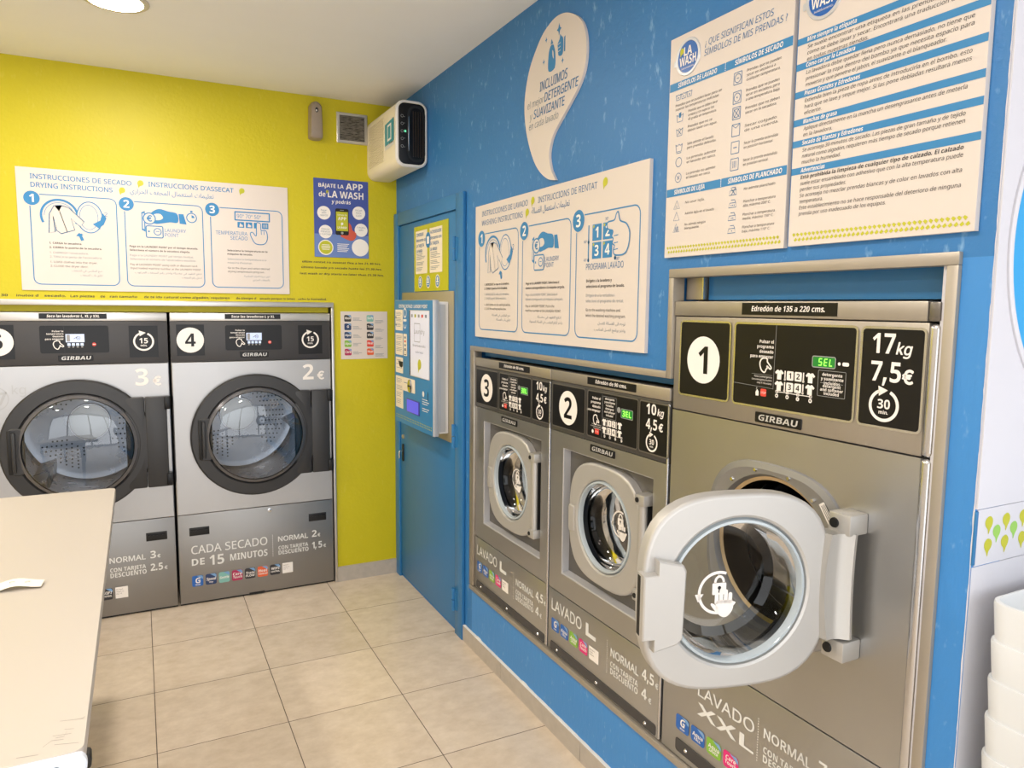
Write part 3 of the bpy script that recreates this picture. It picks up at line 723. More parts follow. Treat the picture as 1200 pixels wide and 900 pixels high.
def prog_icons(b, a, z, s, y):
    """two rows of shirts, thermometers and numbered keys"""
    for row in (0, 1):
        zz = z-row*s*1.12; dn = '12' if row == 0 else '34'
        b.rel(a, zz, shirt_pts(s*.95), WHT, y=y); b.rline(a+b.sx*s*.72, zz, [(0, -.45*s), (0, .45*s)], s*.14, WHT, y=y); b.disc(a+b.sx*s*.72, zz-s*.4, s*.13, WHT, y=y, N=12)
        for k in (0, 1):
            ax = a+b.sx*s*(1.35+k*.98); b.rect(ax-s*.42, zz-s*.45, ax+s*.42, zz+s*.45, WHT, r=s*.12, y=y); b.text(dn[k], ax, zz-s*.26, s*.55, BLACK, al='C', bold=.06, y=y-.0005)
        b.rline(a+b.sx*s*2.95, zz, [(0, -.45*s), (0, .45*s)], s*.14, WHT, y=y); b.disc(a+b.sx*s*2.95, zz-s*.4, s*.13, WHT, y=y, N=12)
        b.rel(a+b.sx*s*3.75, zz, shirt_pts(s*.95), WHT, y=y)
def indicator(b, pts, s, y):
    b.line(pts, s*.18, WHT, y=y)
    for i, (a, z) in enumerate(pts):
        b.frame(a-b.sx*s*.35, z-s*.25, a+b.sx*s*.35, z+s*.25, s*.1, s*.16, WHT, y=y); b.disc(a, z-s*1.0, s*.5, WHT, y=y, N=16); b.disc(a, z-s*1.0, s*.22, GREYI if i == 2 else BLACK, y=y-.0005, N=10)
def lower_print(b, xA, dz, big, bx, letters):
    pass

def make_washer_small(y_left, label, num, sticker_shift):
    """measurements are taken on washer 2 (left edge at y = 2.270)"""
    Z0 = .302
    t = thing('washing_machine', label, 'washing machine', (XW, y_left, Z0), RB, 'ten kilogram washers in the blue wall')
    def B(y=-.0008): return MB(ox=2.270, oz=Z0, sx=-1, y=y)
    W = .664; top = 1.355-Z0
    c = (1.933, .8625); b = B(); cx, cz = b.P(*c)
    # cabinet
    b.boxl(0, .012, .0, .012, .62, top-.01, WSTEEL); b.boxl(W-.012, .012, .0, W, .62, top-.01, WSTEEL); b.boxl(0, .012, top-.02, W, .62, top-.006, ALU); b.boxl(0, .61, 0, W, .62, top-.01, WSTEEL); b.boxl(0, .012, 0, W, .62, .012, WSTEEL)
    x0, z0 = b.P(2.183, .622); x1, z1 = b.P(1.672, 1.083); zt = 1.136-Z0; zb = .547-Z0
    # front sheet with the rectangular recess
    b.loft([(rect_pts(.001, zb, W-.010, zt), 0.0), (rect_pts(x0, z0, x1, z1), 0.0)], WSTEEL, smooth=False)
    b.loft([(rect_pts(.0, zb-.0005, W, zt+.0005), .014), (rect_pts(.001, zb, W-.010, zt), 0.0)], WSTEEL, smooth=False)
    b.build('cabinet', t)
    b = B()
    b.loft([(rect_pts(x0, z0, x1, z1), 0.0), (rect_pts(x0+.003, z0+.004, x1-.003, z1-.003), .002), (rect_pts(x0+.006, z0+.010, x1-.006, z1-.006), .028)], RECE, smooth=False)
    b.loft([(rect_pts(x0+.006, z0+.010, x1-.006, z1-.006), .028), (circ(.165, 64, cx, cz), .028), (circ(.165, 64, cx, cz), .09)], mat('recess_grey', (112, 110, 108), .45, .6), smooth=False)
    b.build('door_recess', t)
    b = B(); b.boxl(W-.011, -.003, .005, W-.001, .02, top-.045, EDGE, .004, 3); b.build('edge_strip', t)
    b = B(); b.boxl(0, -.004, 1.317-Z0, W, .014, top, WSTEELL, .004); b.build('top_band', t)
    b = B(); b.boxl(0, -.001, zt+.002, W, .014, 1.316-Z0, mat('control_fascia', (74, 72, 70), .4, .3), .002); b.build('control_band', t)
    b = B(); b.boxl(0.001, -.001, .004, W-.012, .014, zb-.003, WSTEEL, .002); b.build('lower_panel', t)
    b = B(); xx, zz = b.P(2.250, .309); b.prism(rrect(xx, zz, xx+.627, zz+.036, .009), -.003, -.001, CHAR, .002)
    for k in (.05, .31, .575): b.loft([(circ(.006, 12, xx+k, zz+.016), -.003), (circ(.004, 12, xx+k, zz+.016), -.006)], CHROME, cap1=True)
    b.build('kick_slot', t)
    # framed black plates
    def plate(a0, a1, name):
        b = B(); p0, q0 = b.P(a0, 1.156); p1, q1 = b.P(a1, 1.304)
        b.prism(rrect(p0, q0, p1, q1, .006), -.0025, -.001, BLACK); b.band(rrect(p0-.002, q0-.002, p1+.002, q1+.002, .008), .0042, mat('plate_rim', (120, 116, 110), .35, .6), True, y=-.0032)
        return b
    b = plate(2.258, 2.046, 'n'); b.disc(2.152, 1.229, .060, WHT, y=-.0032); b.text(num, 2.152, 1.192, .074, BLACK, al='C', bold=.05, y=-.0038, res=4); b.build('number_plate', t)
    y = -.0032
    b = plate(2.026, 1.754, 'd')
    b.para(['Pulsar el', 'programa', 'deseado', 'para empezar'], 1.952, 1.280, .0082, .0135, WHT, al='R', bold=.09, y=y)
    b.rline(1.975, 1.213, hand_pts(.017), .0036, WHT, True, y=y); b.line([(1.942, 1.302), (1.942, 1.16)], .0009, GREYI, y=y)
    b.para(['detergente', 'y suavizante', 'incluidos', 'detergent', 'and softener', 'included'], 1.900, 1.286, .0066, .0105, WHT, al='C', bold=.09, y=y); b.frame(1.938, 1.296, 1.864, 1.226, .003, .001, GREYI, y=y)
    b.para(['Pulsa la emergencia', 'Use emergency button', 'only if necessary'], 1.947, 1.196, .004, .0065, WHT, al='R', y=y)
    b.disc(1.850, 1.262, .009, GREYI, y=y)
    prog_icons(b, 1.928, 1.212, .0225, y)
    indicator(b, [(1.925, 1.176), (1.895, 1.176), (1.865, 1.176), (1.832, 1.176)], .009, y)
    b.rect(1.981, 1.166, 1.957, 1.184, RED, r=.003, y=y); b.text('STOP', 1.969, 1.172, .005, WHT, al='C', y=y-.0005); b.disc(1.994, 1.173, .006, WHT, y=y)
    p = b.build('display_panel', t)
    b = B(-.0036); b.rect(1.836, 1.240, 1.776, 1.268, LEDG, r=.003); b.frame(1.836, 1.240, 1.776, 1.268, .003, .002, GREYI, y=-.0040)
    b.text('3', 1.822, 1.245, .018, LEDL, al='C', bold=.05, y=-.0044); b.text('E', 1.806, 1.245, .018, LEDL, al='C', bold=.05, y=-.0044); b.text('L', 1.790, 1.245, .018, LEDL, al='C', bold=.05, y=-.0044); b.build('led_display', p)
    b = plate(1.742, 1.608, 'p'); b.text('10', 1.712, 1.270, .031, WHT, w=.046, bold=.07, y=y, res=3); b.text('kg', 1.660, 1.270, .019, WHT, it=.2, bold=.03, y=y)
    b.text('4,5', 1.712, 1.226, .031, WHT, w=.052, bold=.07, y=y, res=3); b.text('€', 1.652, 1.226, .022, WHT, bold=.05, y=y); arc_arrow(b, 1.683, 1.187, .0245, WHT, .0055, '30', 'min.', y); b.build('price_plate', t)
    b = B(); b.rect(2.030, 1.326, 1.762, 1.350, BLACK, y=-.0046); b.text('Edredón de 90 cms.', 1.896, 1.333, .0115, WHT, w=.170, al='C', bold=.09, it=.15, y=-.0052); b.build('size_strip', t)
    b = B(-.0); badge(b, 2.008, 1.103, .140, .024, t)
    # lower print
    b = B(-.0016)
    b.text('LAVADO', 2.243, .467, .041, WHTG, w=.204, bold=.012, res=3)
    lx, lz = b.P(2.012, .463); b.flat([(lx, lz), (lx, lz+.045), (lx+.017, lz+.045), (lx+.017, lz+.014), (lx+.062, lz+.014), (lx+.062, lz)], WHTG)
    for i in range(17): b.rect(1.8845, .388+i*.0068, 1.8815, .391+i*.0068, WHTG)
    b.build('programme_lettering', t); b = B(-.0016)
    b.text('NORMAL', 1.862, .455, .026, WHTG, w=.147, bold=.03); b.text('4,5', 1.697, .458, .034, WHTG, w=.058, bold=.07); b.text('€', 1.632, .458, .016, WHTG, bold=.04)
    b.text('CON TARJETA', 1.863, .419, .018, WHTG, w=.147, bold=.07); b.text('DESCUENTO', 1.863, .394, .020, WHTG, w=.147, bold=.07)
    b.text('4', 1.697, .397, .034, WHTG, bold=.07); b.text('€', 1.662, .397, .016, WHTG, bold=.04)
    b.build('price_lettering', t)
    ch = [(CBLUE, [('G', .5, .34, .10), ('Wash', .12, .12, .05)]), (CBLUE, [('Aqua', .26, .40, .08), ('FALL', .18, .16, .05)]), (CGREEN, [('Aqua', .26, .42, .08), ('SAVER', .18, .18, .05)]), (CPINK, [('Care', .26, .52, .09), ('Touch', .22, .24, .09)])]
    for i, (m, lines) in enumerate(ch):
        b = B(-.0016); chip(b, 2.243-i*.0635, .390, .054, .046, m, lines, y=-.0016); b.build('programme_sticker', t)
    b = B(-.0016); b.rect(1.989, .390, 1.931, .436, WHT); b.para(['Normal 4,5', 'lavado', 'tarjeta 4', ''], 1.984, .424, .0045, .009, INKK, y=-.002); b.build('programme_sticker', t)
    # door
    b = B(); door_ring(b, .206, .203, .152)
    door = b.build('door', t, loc=(cx, 0.0, cz))
    def D(y=0.0): return MB(y=y)
    b = D(); bowl(b, .148); b.build('glass_bowl', door)
    b = D(); lock_sticker(b, sticker_shift[0], sticker_shift[1], .043, WHT, .0735); b.build('lock_sticker', door)
    b = D(); b.prism(rrect(-.204, -.062, -.168, .030, .008), -.004, .012, DOORG, .003); b.band([(-.168, .032), (-.206, .046)], .002, HINGE, y=-.0012); b.band([(-.166, -.064), (-.206, -.064)], .002, HINGE, y=-.0012); b.build('handle', door)
    b = D(); b.tube([(.222, -.004, -.135), (.222, -.004, .135)], .015, HINGE, 16); b.boxl(.204, -.006, -.135, .224, .03, .135, HINGE, .003)
    for s in (-1, 1):
        b.boxl(.200, -.022, s*.148-.017, .246, .03, s*.148+.017, HINGE, .004); b.loft([(circ(.008, 16, .214, s*.148), -.022), (circ(.007, 16, .214, s*.148), -.025)], BLK2, cap1=True)
    b.boxl(.232, -.0, -.135, .240, .044, .135, BLK2)
    b.build('hinge', door)
    b = D(); b.loft([(circ(.150, 64), .040), (circ(.158, 64), .062), (circ(.163, 64), .100), (circ(.163, 64), .150)], BLK2); b.build('gasket', door)
    drum_bits(t, cx, cz, .165, .09, .44, B)
    return t
make_washer_small(2.270, 'bronze steel washing machine number 2, closed, in the middle of the row', '2', (0.0, 0.0))
make_washer_small(2.940, 'bronze steel washing machine number 3, closed, nearest the blue door', '3', (-.070, -.010))

def make_washer_large():
    Z0 = .302
    t = thing('washing_machine', 'large washing machine number 1 with its round door standing open', 'washing machine', (XW, 1.598, Z0), RB)
    def B(y=-.0008): return MB(ox=1.598, oz=Z0, sx=-1, y=y)
    W = .756; top = 1.598-Z0; zt = 1.300-Z0; zb = .644-Z0
    c = (1.222, 1.003); b = B(); cx, cz = b.P(*c)
    b.boxl(0, .02, .0, .012, .75, top-.01, WSTEEL); b.boxl(W-.012, .02, .0, W, .75, top-.01, WSTEEL); b.boxl(0, .02, top-.02, W, .75, top-.006, ALU); b.boxl(0, .74, 0, W, .75, top-.01, WSTEEL); b.boxl(0, .02, 0, W, .75, .012, WSTEEL)
    b.loft([(rect_pts(.001, zb, W-.024, zt-.002), 0.0), (circ(.185, 64, cx, cz), 0.0)], WSTEEL, smooth=False)
    b.loft([(rect_pts(.0, zb-.0005, W-.02, zt), .02), (rect_pts(.001, zb, W-.024, zt-.002), 0.0)], WSTEEL, smooth=False)
    b.build('cabinet', t)
    b = B()
    for z0_, z1_ in ((.004, zb-.002), (zb, zt-.001), (zt+.001, 1.556-Z0)): b.boxl(W-.026, -.004, z0_, W-.002, .03, z1_, EDGE, .010, 4)
    b.build('edge_strip', t)
    b = B(); b.boxl(0, -.004, 1.559-Z0, W-.028, .02, top, WSTEELL, .003); b.boxl(W-.027, -.003, 1.559-Z0, W-.004, .02, top-.001, BLACK if False else mat('end_cap', (120, 116, 112), .35, .7), .004); b.build('top_band', t)
    b = B(); b.boxl(0.001, -.001, zt+.001, W-.024, .02, 1.557-Z0, WSTEELL, .003); b.build('control_band', t)
    b = B(); b.boxl(0.001, -.001, .004, W-.024, .02, zb-.003, WSTEEL, .002); b.build('lower_panel', t)
    b = B(); xx, zz = b.P(1.535, .322); b.prism(rrect(xx, zz, xx+.62, zz+.040, .009), -.003, -.001, CHAR, .002)
    for k in (.045, .31, .575): b.loft([(circ(.006, 12, xx+k, zz+.020), -.003), (circ(.004, 12, xx+k, zz+.020), -.006)], CHROME, cap1=True)
    b.build('kick_slot', t)
    def plate(a0, a1):
        b = B(); p0, q0 = b.P(a0, 1.347); p1, q1 = b.P(a1, 1.543)
        b.prism(rrect(p0, q0, p1, q1, .008), -.0025, -.001, BLACK); b.band(rrect(p0-.002, q0-.002, p1+.002, q1+.002, .01), .005, EDGE, True, y=-.0032)
        return b
    y = -.0032
    b = plate(1.568, 1.384); b.disc(1.478, 1.444, .062, WHT, y=y); b.text('1', 1.478, 1.408, .072, BLACK, al='C', bold=.05, y=-.0038, res=4); b.build('number_plate', t)
    b = plate(1.364, 1.020)
    b.para(['Pulsar el', 'programa', 'deseado', 'para empezar'], 1.240, 1.499, .0075, .0118, WHT, al='R', bold=.09, y=y)
    b.rline(1.262, 1.447, hand_pts(.018), .0036, WHT, True, y=y)
    b.line([(1.234, 1.542), (1.236, 1.392)], .0010, GREYI, y=y); b.line([(1.362, 1.397), (1.236, 1.393)], .0008, GREYI, y=y); b.line([(1.305, 1.424), (1.240, 1.424)], .0007, GREYI, y=y)
    b.para(['Pulsa la emergencia', 'Use emergency button', 'only if necessary'], 1.241, 1.417, .0042, .0075, WHT, al='R', y=y)
    prog_icons(b, 1.219, 1.428, .0235, y)
    indicator(b, [(1.224, 1.388), (1.193, 1.388), (1.163, 1.387), (1.128, 1.387)], .0095, y)
    b.rect(1.274, 1.372, 1.256, 1.390, RED, r=.003, y=y); b.text('STOP', 1.265, 1.378, .005, WHT, al='C', y=y-.0005); b.rel(1.285, 1.380, [(-.004, -.008), (.005, -.008), (.005, .002), (0, .008), (-.005, .0)], WHT, y=y); b.text('3"', 1.289, 1.388, .004, WHT, y=y)
    b.para(['detergente', 'y suavizante', 'incluidos'], 1.074, 1.4365, .0066, .0092, WHT, al='C', bold=.09, y=y); b.para(['detergent', 'and softener', 'included'], 1.074, 1.4115, .0066, .0080, WHT, al='C', bold=.09, y=y)
    b.frame(1.110, 1.392, 1.040, 1.448, .002, .0011, GREYI, y=y); b.line([(1.104, 1.421), (1.046, 1.421)], .0009, GREYI, y=y)
    b.disc(1.058, 1.465, .0035, WHT, y=y); b.rect(1.050, 1.461, 1.034, 1.469, WHT, r=.003, y=y)
    p = b.build('display_panel', t)
    b = B(-.0036); b.rect(1.127, 1.454, 1.067, 1.478, LEDG, r=.004); b.frame(1.127, 1.454, 1.067, 1.478, .004, .0022, GREYI, y=-.0040)
    # seven-segment word SEL
    def seg(mb, a, z, h, on, y):
        w = h*.5; S = {'a': [(0, h), (w, h)], 'b': [(w, h), (w, h/2)], 'c': [(w, h/2), (w, 0)], 'd': [(0, 0), (w, 0)], 'e': [(0, 0), (0, h/2)], 'f': [(0, h/2), (0, h)], 'g': [(0, h/2), (w, h/2)]}
        for k, pts in S.items():
            if k in on: mb.rline(a, z, [(q[0]+q[1]*.12, q[1]) for q in pts], h*.15, LEDL, y=y)
    for a, on in ((1.110, 'acdfg'), (1.096, 'adefg'), (1.082, 'def')): seg(b, a, 1.459, .014, on, -.0044)
    b.build('led_display', p)
    b = plate(1.005, .872); b.text('17', .982, 1.494, .040, WHT, w=.050, bold=.07, y=y, res=3); b.text('kg', .929, 1.494, .022, WHT, it=.2, bold=.03, y=y)
    b.text('7,5', .982, 1.438, .040, WHT, w=.066, bold=.07, y=y, res=3); b.text('€', .912, 1.438, .026, WHT, bold=.05, y=y); arc_arrow(b, .949, 1.390, .030, WHT, .0065, '30', 'min.', y); b.build('price_plate', t)
    b = B(); b.rect(1.345, 1.565, 1.069, 1.594, BLACK, y=-.0046); b.text('Edredón de 135 a 220 cms.', 1.207, 1.574, .0125, WHT, w=.212, al='C', bold=.08, it=.15, y=-.0052); b.build('size_strip', t)
    b = B(); badge(b, 1.288, 1.308, .139, .025, t)
    b = B(-.0016)
    b.text('LAVADO', 1.449, .528, .032, WHTG, w=.204, bold=.012, res=3); b.text('XXL', 1.450, .474, .035, WHTG, w=.206, bold=.09, it=.0, res=3)
    for i in range(17): b.rect(1.2335, .465+i*.0068, 1.2305, .468+i*.0068, WHTG)
    b.build('programme_lettering', t); b = B(-.0016)
    b.text('NORMAL', 1.213, .537, .024, WHTG, w=.140, bold=.03); b.text('7,5', 1.052, .540, .033, WHTG, w=.058, bold=.07); b.text('€', .988, .540, .016, WHTG, bold=.04)
    b.text('CON TARJETA', 1.213, .498, .0165, WHTG, w=.140, bold=.07); b.text('DESCUENTO', 1.213, .474, .019, WHTG, w=.140, bold=.07)
    b.text('7', 1.052, .477, .033, WHTG, bold=.07); b.text('€', 1.02, .477, .016, WHTG, bold=.04)
    b.build('price_lettering', t)
    ch = [(CBLUE, [('G', .5, .34, .10), ('Wash', .12, .12, .05)]), (CBLUE, [('Aqua', .26, .40, .08), ('FALL', .18, .16, .05)]), (CGREEN, [('Aqua', .26, .42, .08), ('SAVER', .18, .18, .05)]), (CPINK, [('Care', .26, .52, .09), ('Touch', .22, .24, .09)])]
    for i, (m, lines) in enumerate(ch):
        b = B(-.0016); chip(b, 1.535-i*.0630, .388, .055, .045, m, lines, y=-.0016); b.build('programme_sticker', t)
    # mounting plate round the drum mouth
    b = B(); o = lambda k: superell(.214-k, .212-k, 3.0, 64, cx, cz)
    b.loft([(o(0), 0), (o(.002), -.006), (o(.016), -.010), (o(.020), -.008), (circ(.186, 64, cx, cz), -.008), (circ(.180, 64, cx, cz), .004), (circ(.178, 64, cx, cz), .03)], mat('mounting_plate', (150, 150, 150), .42, .6))
    for a in (30, 52, 75, 105, 130, 150, 215, 250, 290, 325):
        a = math.radians(a); b.loft([(circ(.006, 12, cx+.197*math.cos(a), cz+.197*math.sin(a)), -.008), (circ(.004, 12, cx+.197*math.cos(a), cz+.197*math.sin(a)), -.013)], CHROME, cap1=True)
    mp = b.build('mounting_plate', t)
    b = B(); b.loft([(circ(.179, 64, cx, cz), .006), (circ(.170, 64, cx, cz), .010), (circ(.166, 64, cx, cz), .030), (circ(.170, 64, cx, cz), .09)], BRASS); b.build('drum_mouth', t)
    b = B(-.0086); ax, az = cx+.165, cz+.130; ca, sa = math.cos(-.95), math.sin(-.95)
    b.flat([(ax+u*ca-v*sa, az+u*sa+v*ca) for u, v in ((-.033, -.011), (.033, -.011), (.033, .011), (-.033, .011))], WHT)
    for k in range(4): b.band([(ax+u*ca-(.006-k*.004)*sa, az+u*sa+(.006-k*.004)*ca) for u in (-.028, .024)], .0014 if k else .003, INKK, y=-.0090)
    b.build('warning_label', mp)
    drum_bits(t, cx, cz, .168, .09, .52, B)
    # hinge blocks on the cabinet
    for dz in (.135, -.135):
        b = B(); x, z = b.P(.990, 1.006+dz)
        b.boxl(x-.032, -.055, z-.022, x+.022, -.000, z+.022, HINGE, .004); b.loft([(circ(.011, 20, x-.016, z), -.055), (circ(.010, 20, x-.016, z), -.0585)], BLK2, cap1=True)
        b.build('hinge_block', t)
    # open door, swung about 75 degrees
    b = B(); x, z = b.P(1.049, 1.012)
    b = MB(); door_ring(b, .206, .203, .152)
    door = b.build('door', t, loc=(x, -.271, z), rot=(0, 0, math.radians(75)))
    b = MB(); bowl(b, .148, dep=.095); b.build('glass_bowl', door)
    b = MB(); lock_sticker(b, -.025, -.012, .043, WHT, .0345); b.build('lock_sticker', door)
    b = MB()
    o = [(-.212, -.075), (-.188, -.075), (-.188, -.100), (-.140, -.088), (-.128, -.078), (-.124, .06), (-.130, .072), (-.182, .084), (-.182, .055), (-.212, .055)]
    b.prism(o, -.022, .012, DOORG, .003); b.boxl(-.2125, -.004, -.07, -.206, .010, .05, BLK2); b.build('handle', door)
    b = MB()   # hinge arm with a hollowed face
    prof = [(.188, .004), (.196, -.014), (.212, -.010), (.226, -.012), (.244, -.022), (.252, -.018), (.254, .03), (.188, .034)]
    vs = []; fs = []; n = len(prof); ks = 9
    for k in range(ks):
        zq = -.112+.224*k/(ks-1); wv = .008*(1-((k-(ks-1)/2)/((ks-1)/2))**2)
        for px, py in prof: vs.append((px-(wv if px < .2 else -wv*.0), py+wv*.5, zq))
    for k in range(ks-1):
        for i in range(n):
            j = (i+1) % n; fs.append((k*n+i, k*n+j, (k+1)*n+j, (k+1)*n+i))
    fs += [tuple(range(n)), tuple((ks-1)*n+i for i in range(n))]
    b.add(vs, fs, HINGE, True); b.build('hinge_arm', door, ang=40)
    b = MB(); b.loft([(circ(.150, 64), .040), (circ(.156, 64), .052), (circ(.150, 64), .056), (circ(.146, 64), .046)], BLK2); b.build('gasket', door)
    return t
make_washer_large()
#---PART3---

# ------------------------------------------------------------------ payment kiosk on the blue door
KX = XW-.0085
t = thing('payment_kiosk', 'blue and silver payment terminal with screen, mounted on the blue door', 'payment terminal', (KX, 3.92, .925), RB)
def B(y=0.0): return MB(ox=3.92, oz=.925, sx=-1, y=y)
b = B(); b.box(3.920, .925, 3.170, 1.648, -.004, 0, KPLATE, .001); b.build('backing_plate', t)
b = B(); b.box(3.750, .966, 3.232, 1.598, -.060, -.004, mat('kiosk_white', (226, 226, 228), .4), .004); b.boxl(*(b.P(3.232, .97)[0]-.002, -.05, .05, b.P(3.232, .97)[0]+.003, -.02, .66), KSILV); b.build('housing', t)
b = B(); b.box(3.790, .956, 3.216, 1.606, -.088, -.058, KSILV, .004)
FY = -.0886
b.y = FY; b.rect(3.788, .958, 3.222, 1.604, KIOSK, r=.004); body = b.build('front_panel', t)
b = B(FY-.0006)
b.text('CENTRAL DE PAGO  LAUNDRY POINT', 3.720, 1.566, .017, WHT, w=.430, bold=.08)
for i in range(28):
    for r_ in (0, 1): b.rel(3.766-i*.0195, .996-r_*.012, [(0, -.004), (.006, 0), (0, .004), (-.006, 0)], LIME)
for k in range(5): b.rect(3.365, 1.120-k*.011-(.012 if k > 2 else 0), 3.290-(k % 2)*.02, 1.123-k*.011-(.012 if k > 2 else 0), WHT)
b.disc(3.350, 1.148, .014, WHT); b.rect(3.290, 1.12, 3.283, 1.165, BLK2); b.disc(3.2865, 1.15, .006, CHROME)
b.ring(3.620, 1.540, .022, .007, WHT); b.rect(3.648, 1.496, 3.596, 1.508, WHT, r=.004); b.ring(3.620, 1.480, .018, .006, WHT, a0=PI, a1=2*PI)
b.build('printed_lettering', body)
def card(a0, z0, a1, z1, rows, col=INKG):
    b.rect(a0, z0, a1, z1, PAPER2, r=.006, y=FY-.0006); n = rows
    for i in range(n):
        if i % 4 == 3: continue
        zz = z1-.014-(z1-z0-.022)*i/n; b.rect(a0-.012, zz-.0022, a1+.012+random.random()*.03, zz, col, y=FY-.0010)
PAPER2 = mat('card_cream', (238, 226, 205), 0.5)
b = B(); card(3.776, 1.447, 3.655, 1.556, 12); b.disc(3.765, 1.515, .006, INKK, y=FY-.0012); b.disc(3.765, 1.476, .006, INKK, y=FY-.0012); b.build('instruction_card', t)
b = B(); card(3.776, 1.318, 3.655, 1.432, 12); b.rect(3.646, 1.318, 3.590, 1.432, PAPER2, r=.006, y=FY-.0006)
for i, m in enumerate((INKG, RED, INKG, INKG)): b.rect(3.632, 1.408-i*.020, 3.606, 1.418-i*.020, m, r=.002, y=FY-.001)
b.frame(3.636, 1.324, 3.602, 1.348, .003, .004, INKK, y=FY-.001); b.build('instruction_card', t)
b = B(); card(3.776, 1.222, 3.655, 1.305, 3)
x, z = b.P(3.690, 1.282); b.flat([(x-.040, z+.004), (x+.034, z+.002), (x+.030, z-.022), (x+.010, z-.030), (x-.022, z-.024)], BLK2, FY-.0014); b.build('banknote_slot', t)
b = B(); card(3.776, 1.035, 3.655, 1.205, 16); b.rect(3.655, 1.135, 3.470, 1.205, PAPER2, r=.006, y=FY-.0006); b.rect(3.64, 1.176, 3.58, 1.180, INKG, y=FY-.001)
x, z = b.P(3.540, 1.168); cn = b.build('instruction_card', t)
b = B(); b.loft([(circ(.034, 28, x, z), FY-.0006), (circ(.034, 28, x, z), FY-.006), (circ(.026, 28, x, z), FY-.008)], CHROME, cap1=True); b.boxl(x-.018, FY-.0092, z-.004, x+.018, FY-.008, z+.004, BLK2); b.build('coin_slot', cn)
b = B(); b.box(3.548, 1.222, 3.260, 1.556, FY-.003, FY, KSILV, .002); b.rect(3.545, 1.224, 3.530, 1.554, BLK2, y=FY-.0034); b.rect(3.530, 1.226, 3.264, 1.552, SCREEN, y=FY-.0034)
yy = FY-.0040
b.text('Laundry', 3.470, 1.440, .022, GREYI, w=.15, y=yy); b.frame(3.470, 1.40, 3.385, 1.49, .006, .003, GREYI, y=yy)
b.text('Bienvenido', 3.490, 1.375, .012, GREYI, w=.18, y=yy); b.text('pulse aquí', 3.45, 1.345, .010, INKG, w=.11, y=yy)
b.rel(3.395, 1.285, drop_pts(.030), LIME, y=yy)
for k in range(5): b.rect(3.515-k*.05, 1.520, 3.490-k*.05, 1.535, (GREYI, LIME, GREYI, RED, INKG)[k], y=yy)
b.build('screen', t)
b = B(); b.box(3.594, 1.030, 3.400, 1.102, FY-.004, FY, mat('violet_bezel', (70, 70, 150), .3), .002); b.rect(3.585, 1.035, 3.410, 1.097, LCDB, r=.004, y=FY-.0046); b.build('lcd_display', t)

# poster on the door above the kiosk
t = thing('door_poster', 'lime bordered notice with two text columns above the payment terminal', 'sign', (KX, 3.714, 1.652), RB)
def B(y=-.0045): return MB(ox=3.714, oz=1.652, sx=-1, y=y)
b = B(); b.box(3.714, 1.652, 3.240, 1.986, -.004, 0, POSTY); b.build('board', t)
b = B()
for a in (3.688, 3.482):
    b.rect(a, 1.742, a-.170, 1.962, PAPER2)
    b.para(['CONSIGUE' if a > 3.6 else 'ACONSEGUEIX', 'descuento con', 'LA TARJETA', 'LA WASH'], a-.010, 1.934, .016, .028, INKD, wmax=.150, y=-.0050, bold=.05)
    for i in range(13):
        if i in (5, 9): continue
        b.rect(a-.012, 1.842-i*.0070, a-.085-random.random()*.06, 1.8445-i*.0070, INKG, y=-.0050)
b.rect(3.536, 1.868, 3.470, 1.945, INKB, r=.030, y=-.0054); b.rect(3.520, 1.888, 3.486, 1.924, WHT, y=-.0058)
b.build('printed_text', t)
b = B()
for a in (3.622, 3.505, 3.375):
    b.rect(a+.030, 1.666, a-.030, 1.732, PAPER2, r=.03); b.rect(a+.024, 1.672, a-.024, 1.726, INKB, r=.024, y=-.0050)
    b.disc(a, 1.710, .010, WHT, y=-.0054); b.rect(a+.014, 1.692, a-.014, 1.700, WHT, y=-.0054); b.rect(a+.010, 1.682, a-.010, 1.687, WHT, y=-.0054)
b.build('pictogram', t)

# ------------------------------------------------------------------ instruction signs
def pic_load(b, cx, cz, s, y):
    """open drum, jacket, swung door, arrows; s = drum radius; relative coordinates in drum radii"""
    b.ring(cx, cz, s, s*.13, INKB, a0=-.15*PI, a1=1.15*PI, y=y); b.ring(cx, cz, s*.82, s*.03, INKB, a0=.05*PI, a1=PI, y=y)
    R = lambda pts, m, w=None, cl=True: (b.rline(cx, cz, pts, w*s, m, cl, sc=s, y=y-.0004) if w else b.rel(cx, cz, pts, m, sc=s, y=y-.0004))
    jac = [(-.28, .62), (.12, .66), (.55, .52), (1.35, -.30), (1.12, -.62), (.62, -.12), (.80, -.85), (.05, -1.12), (-.20, -.92), (-.35, -.05), (-.28, -1.02), (-.62, -1.10), (-.55, .10)]
    R(jac, SIGN); R(jac, INKB, .05); R([(-.25, .62), (-.02, .28), (.16, .64)], INKB); R([(.02, .28), (.38, -1.0)], INKB, .04, False)
    sx = b.sx; dx = 1.67
    b.rel(cx, cz, [(dx+.72*math.cos(q), .98*math.sin(q)) for q in [2*PI*i/32 for i in range(32)]], SIGN, sc=s, y=y-.0002)
    b.rline(cx, cz, [(dx+.72*math.cos(q), .98*math.sin(q)) for q in [2*PI*i/32 for i in range(32)]], s*.06, INKB, True, sc=s, y=y-.0003)
    b.rline(cx, cz, [(dx-.05+.52*math.cos(q), .78*math.sin(q)) for q in [2*PI*i/32 for i in range(32)]], s*.03, INKB, True, sc=s, y=y-.0003)
    R([(dx+.15, -.42), (dx+.60, -.15), (dx+.62, -.02), (dx+.75, .32), (dx+.95, .0), (dx+.78, -.42), (dx+.55, -.60), (dx+.58, -.74)], INKB)
    R([(.85, -1.22), (1.02, -1.02), (1.28, -1.12), (1.18, -1.18), (1.30, -1.46), (1.12, -1.52), (1.02, -1.24)], INKB)
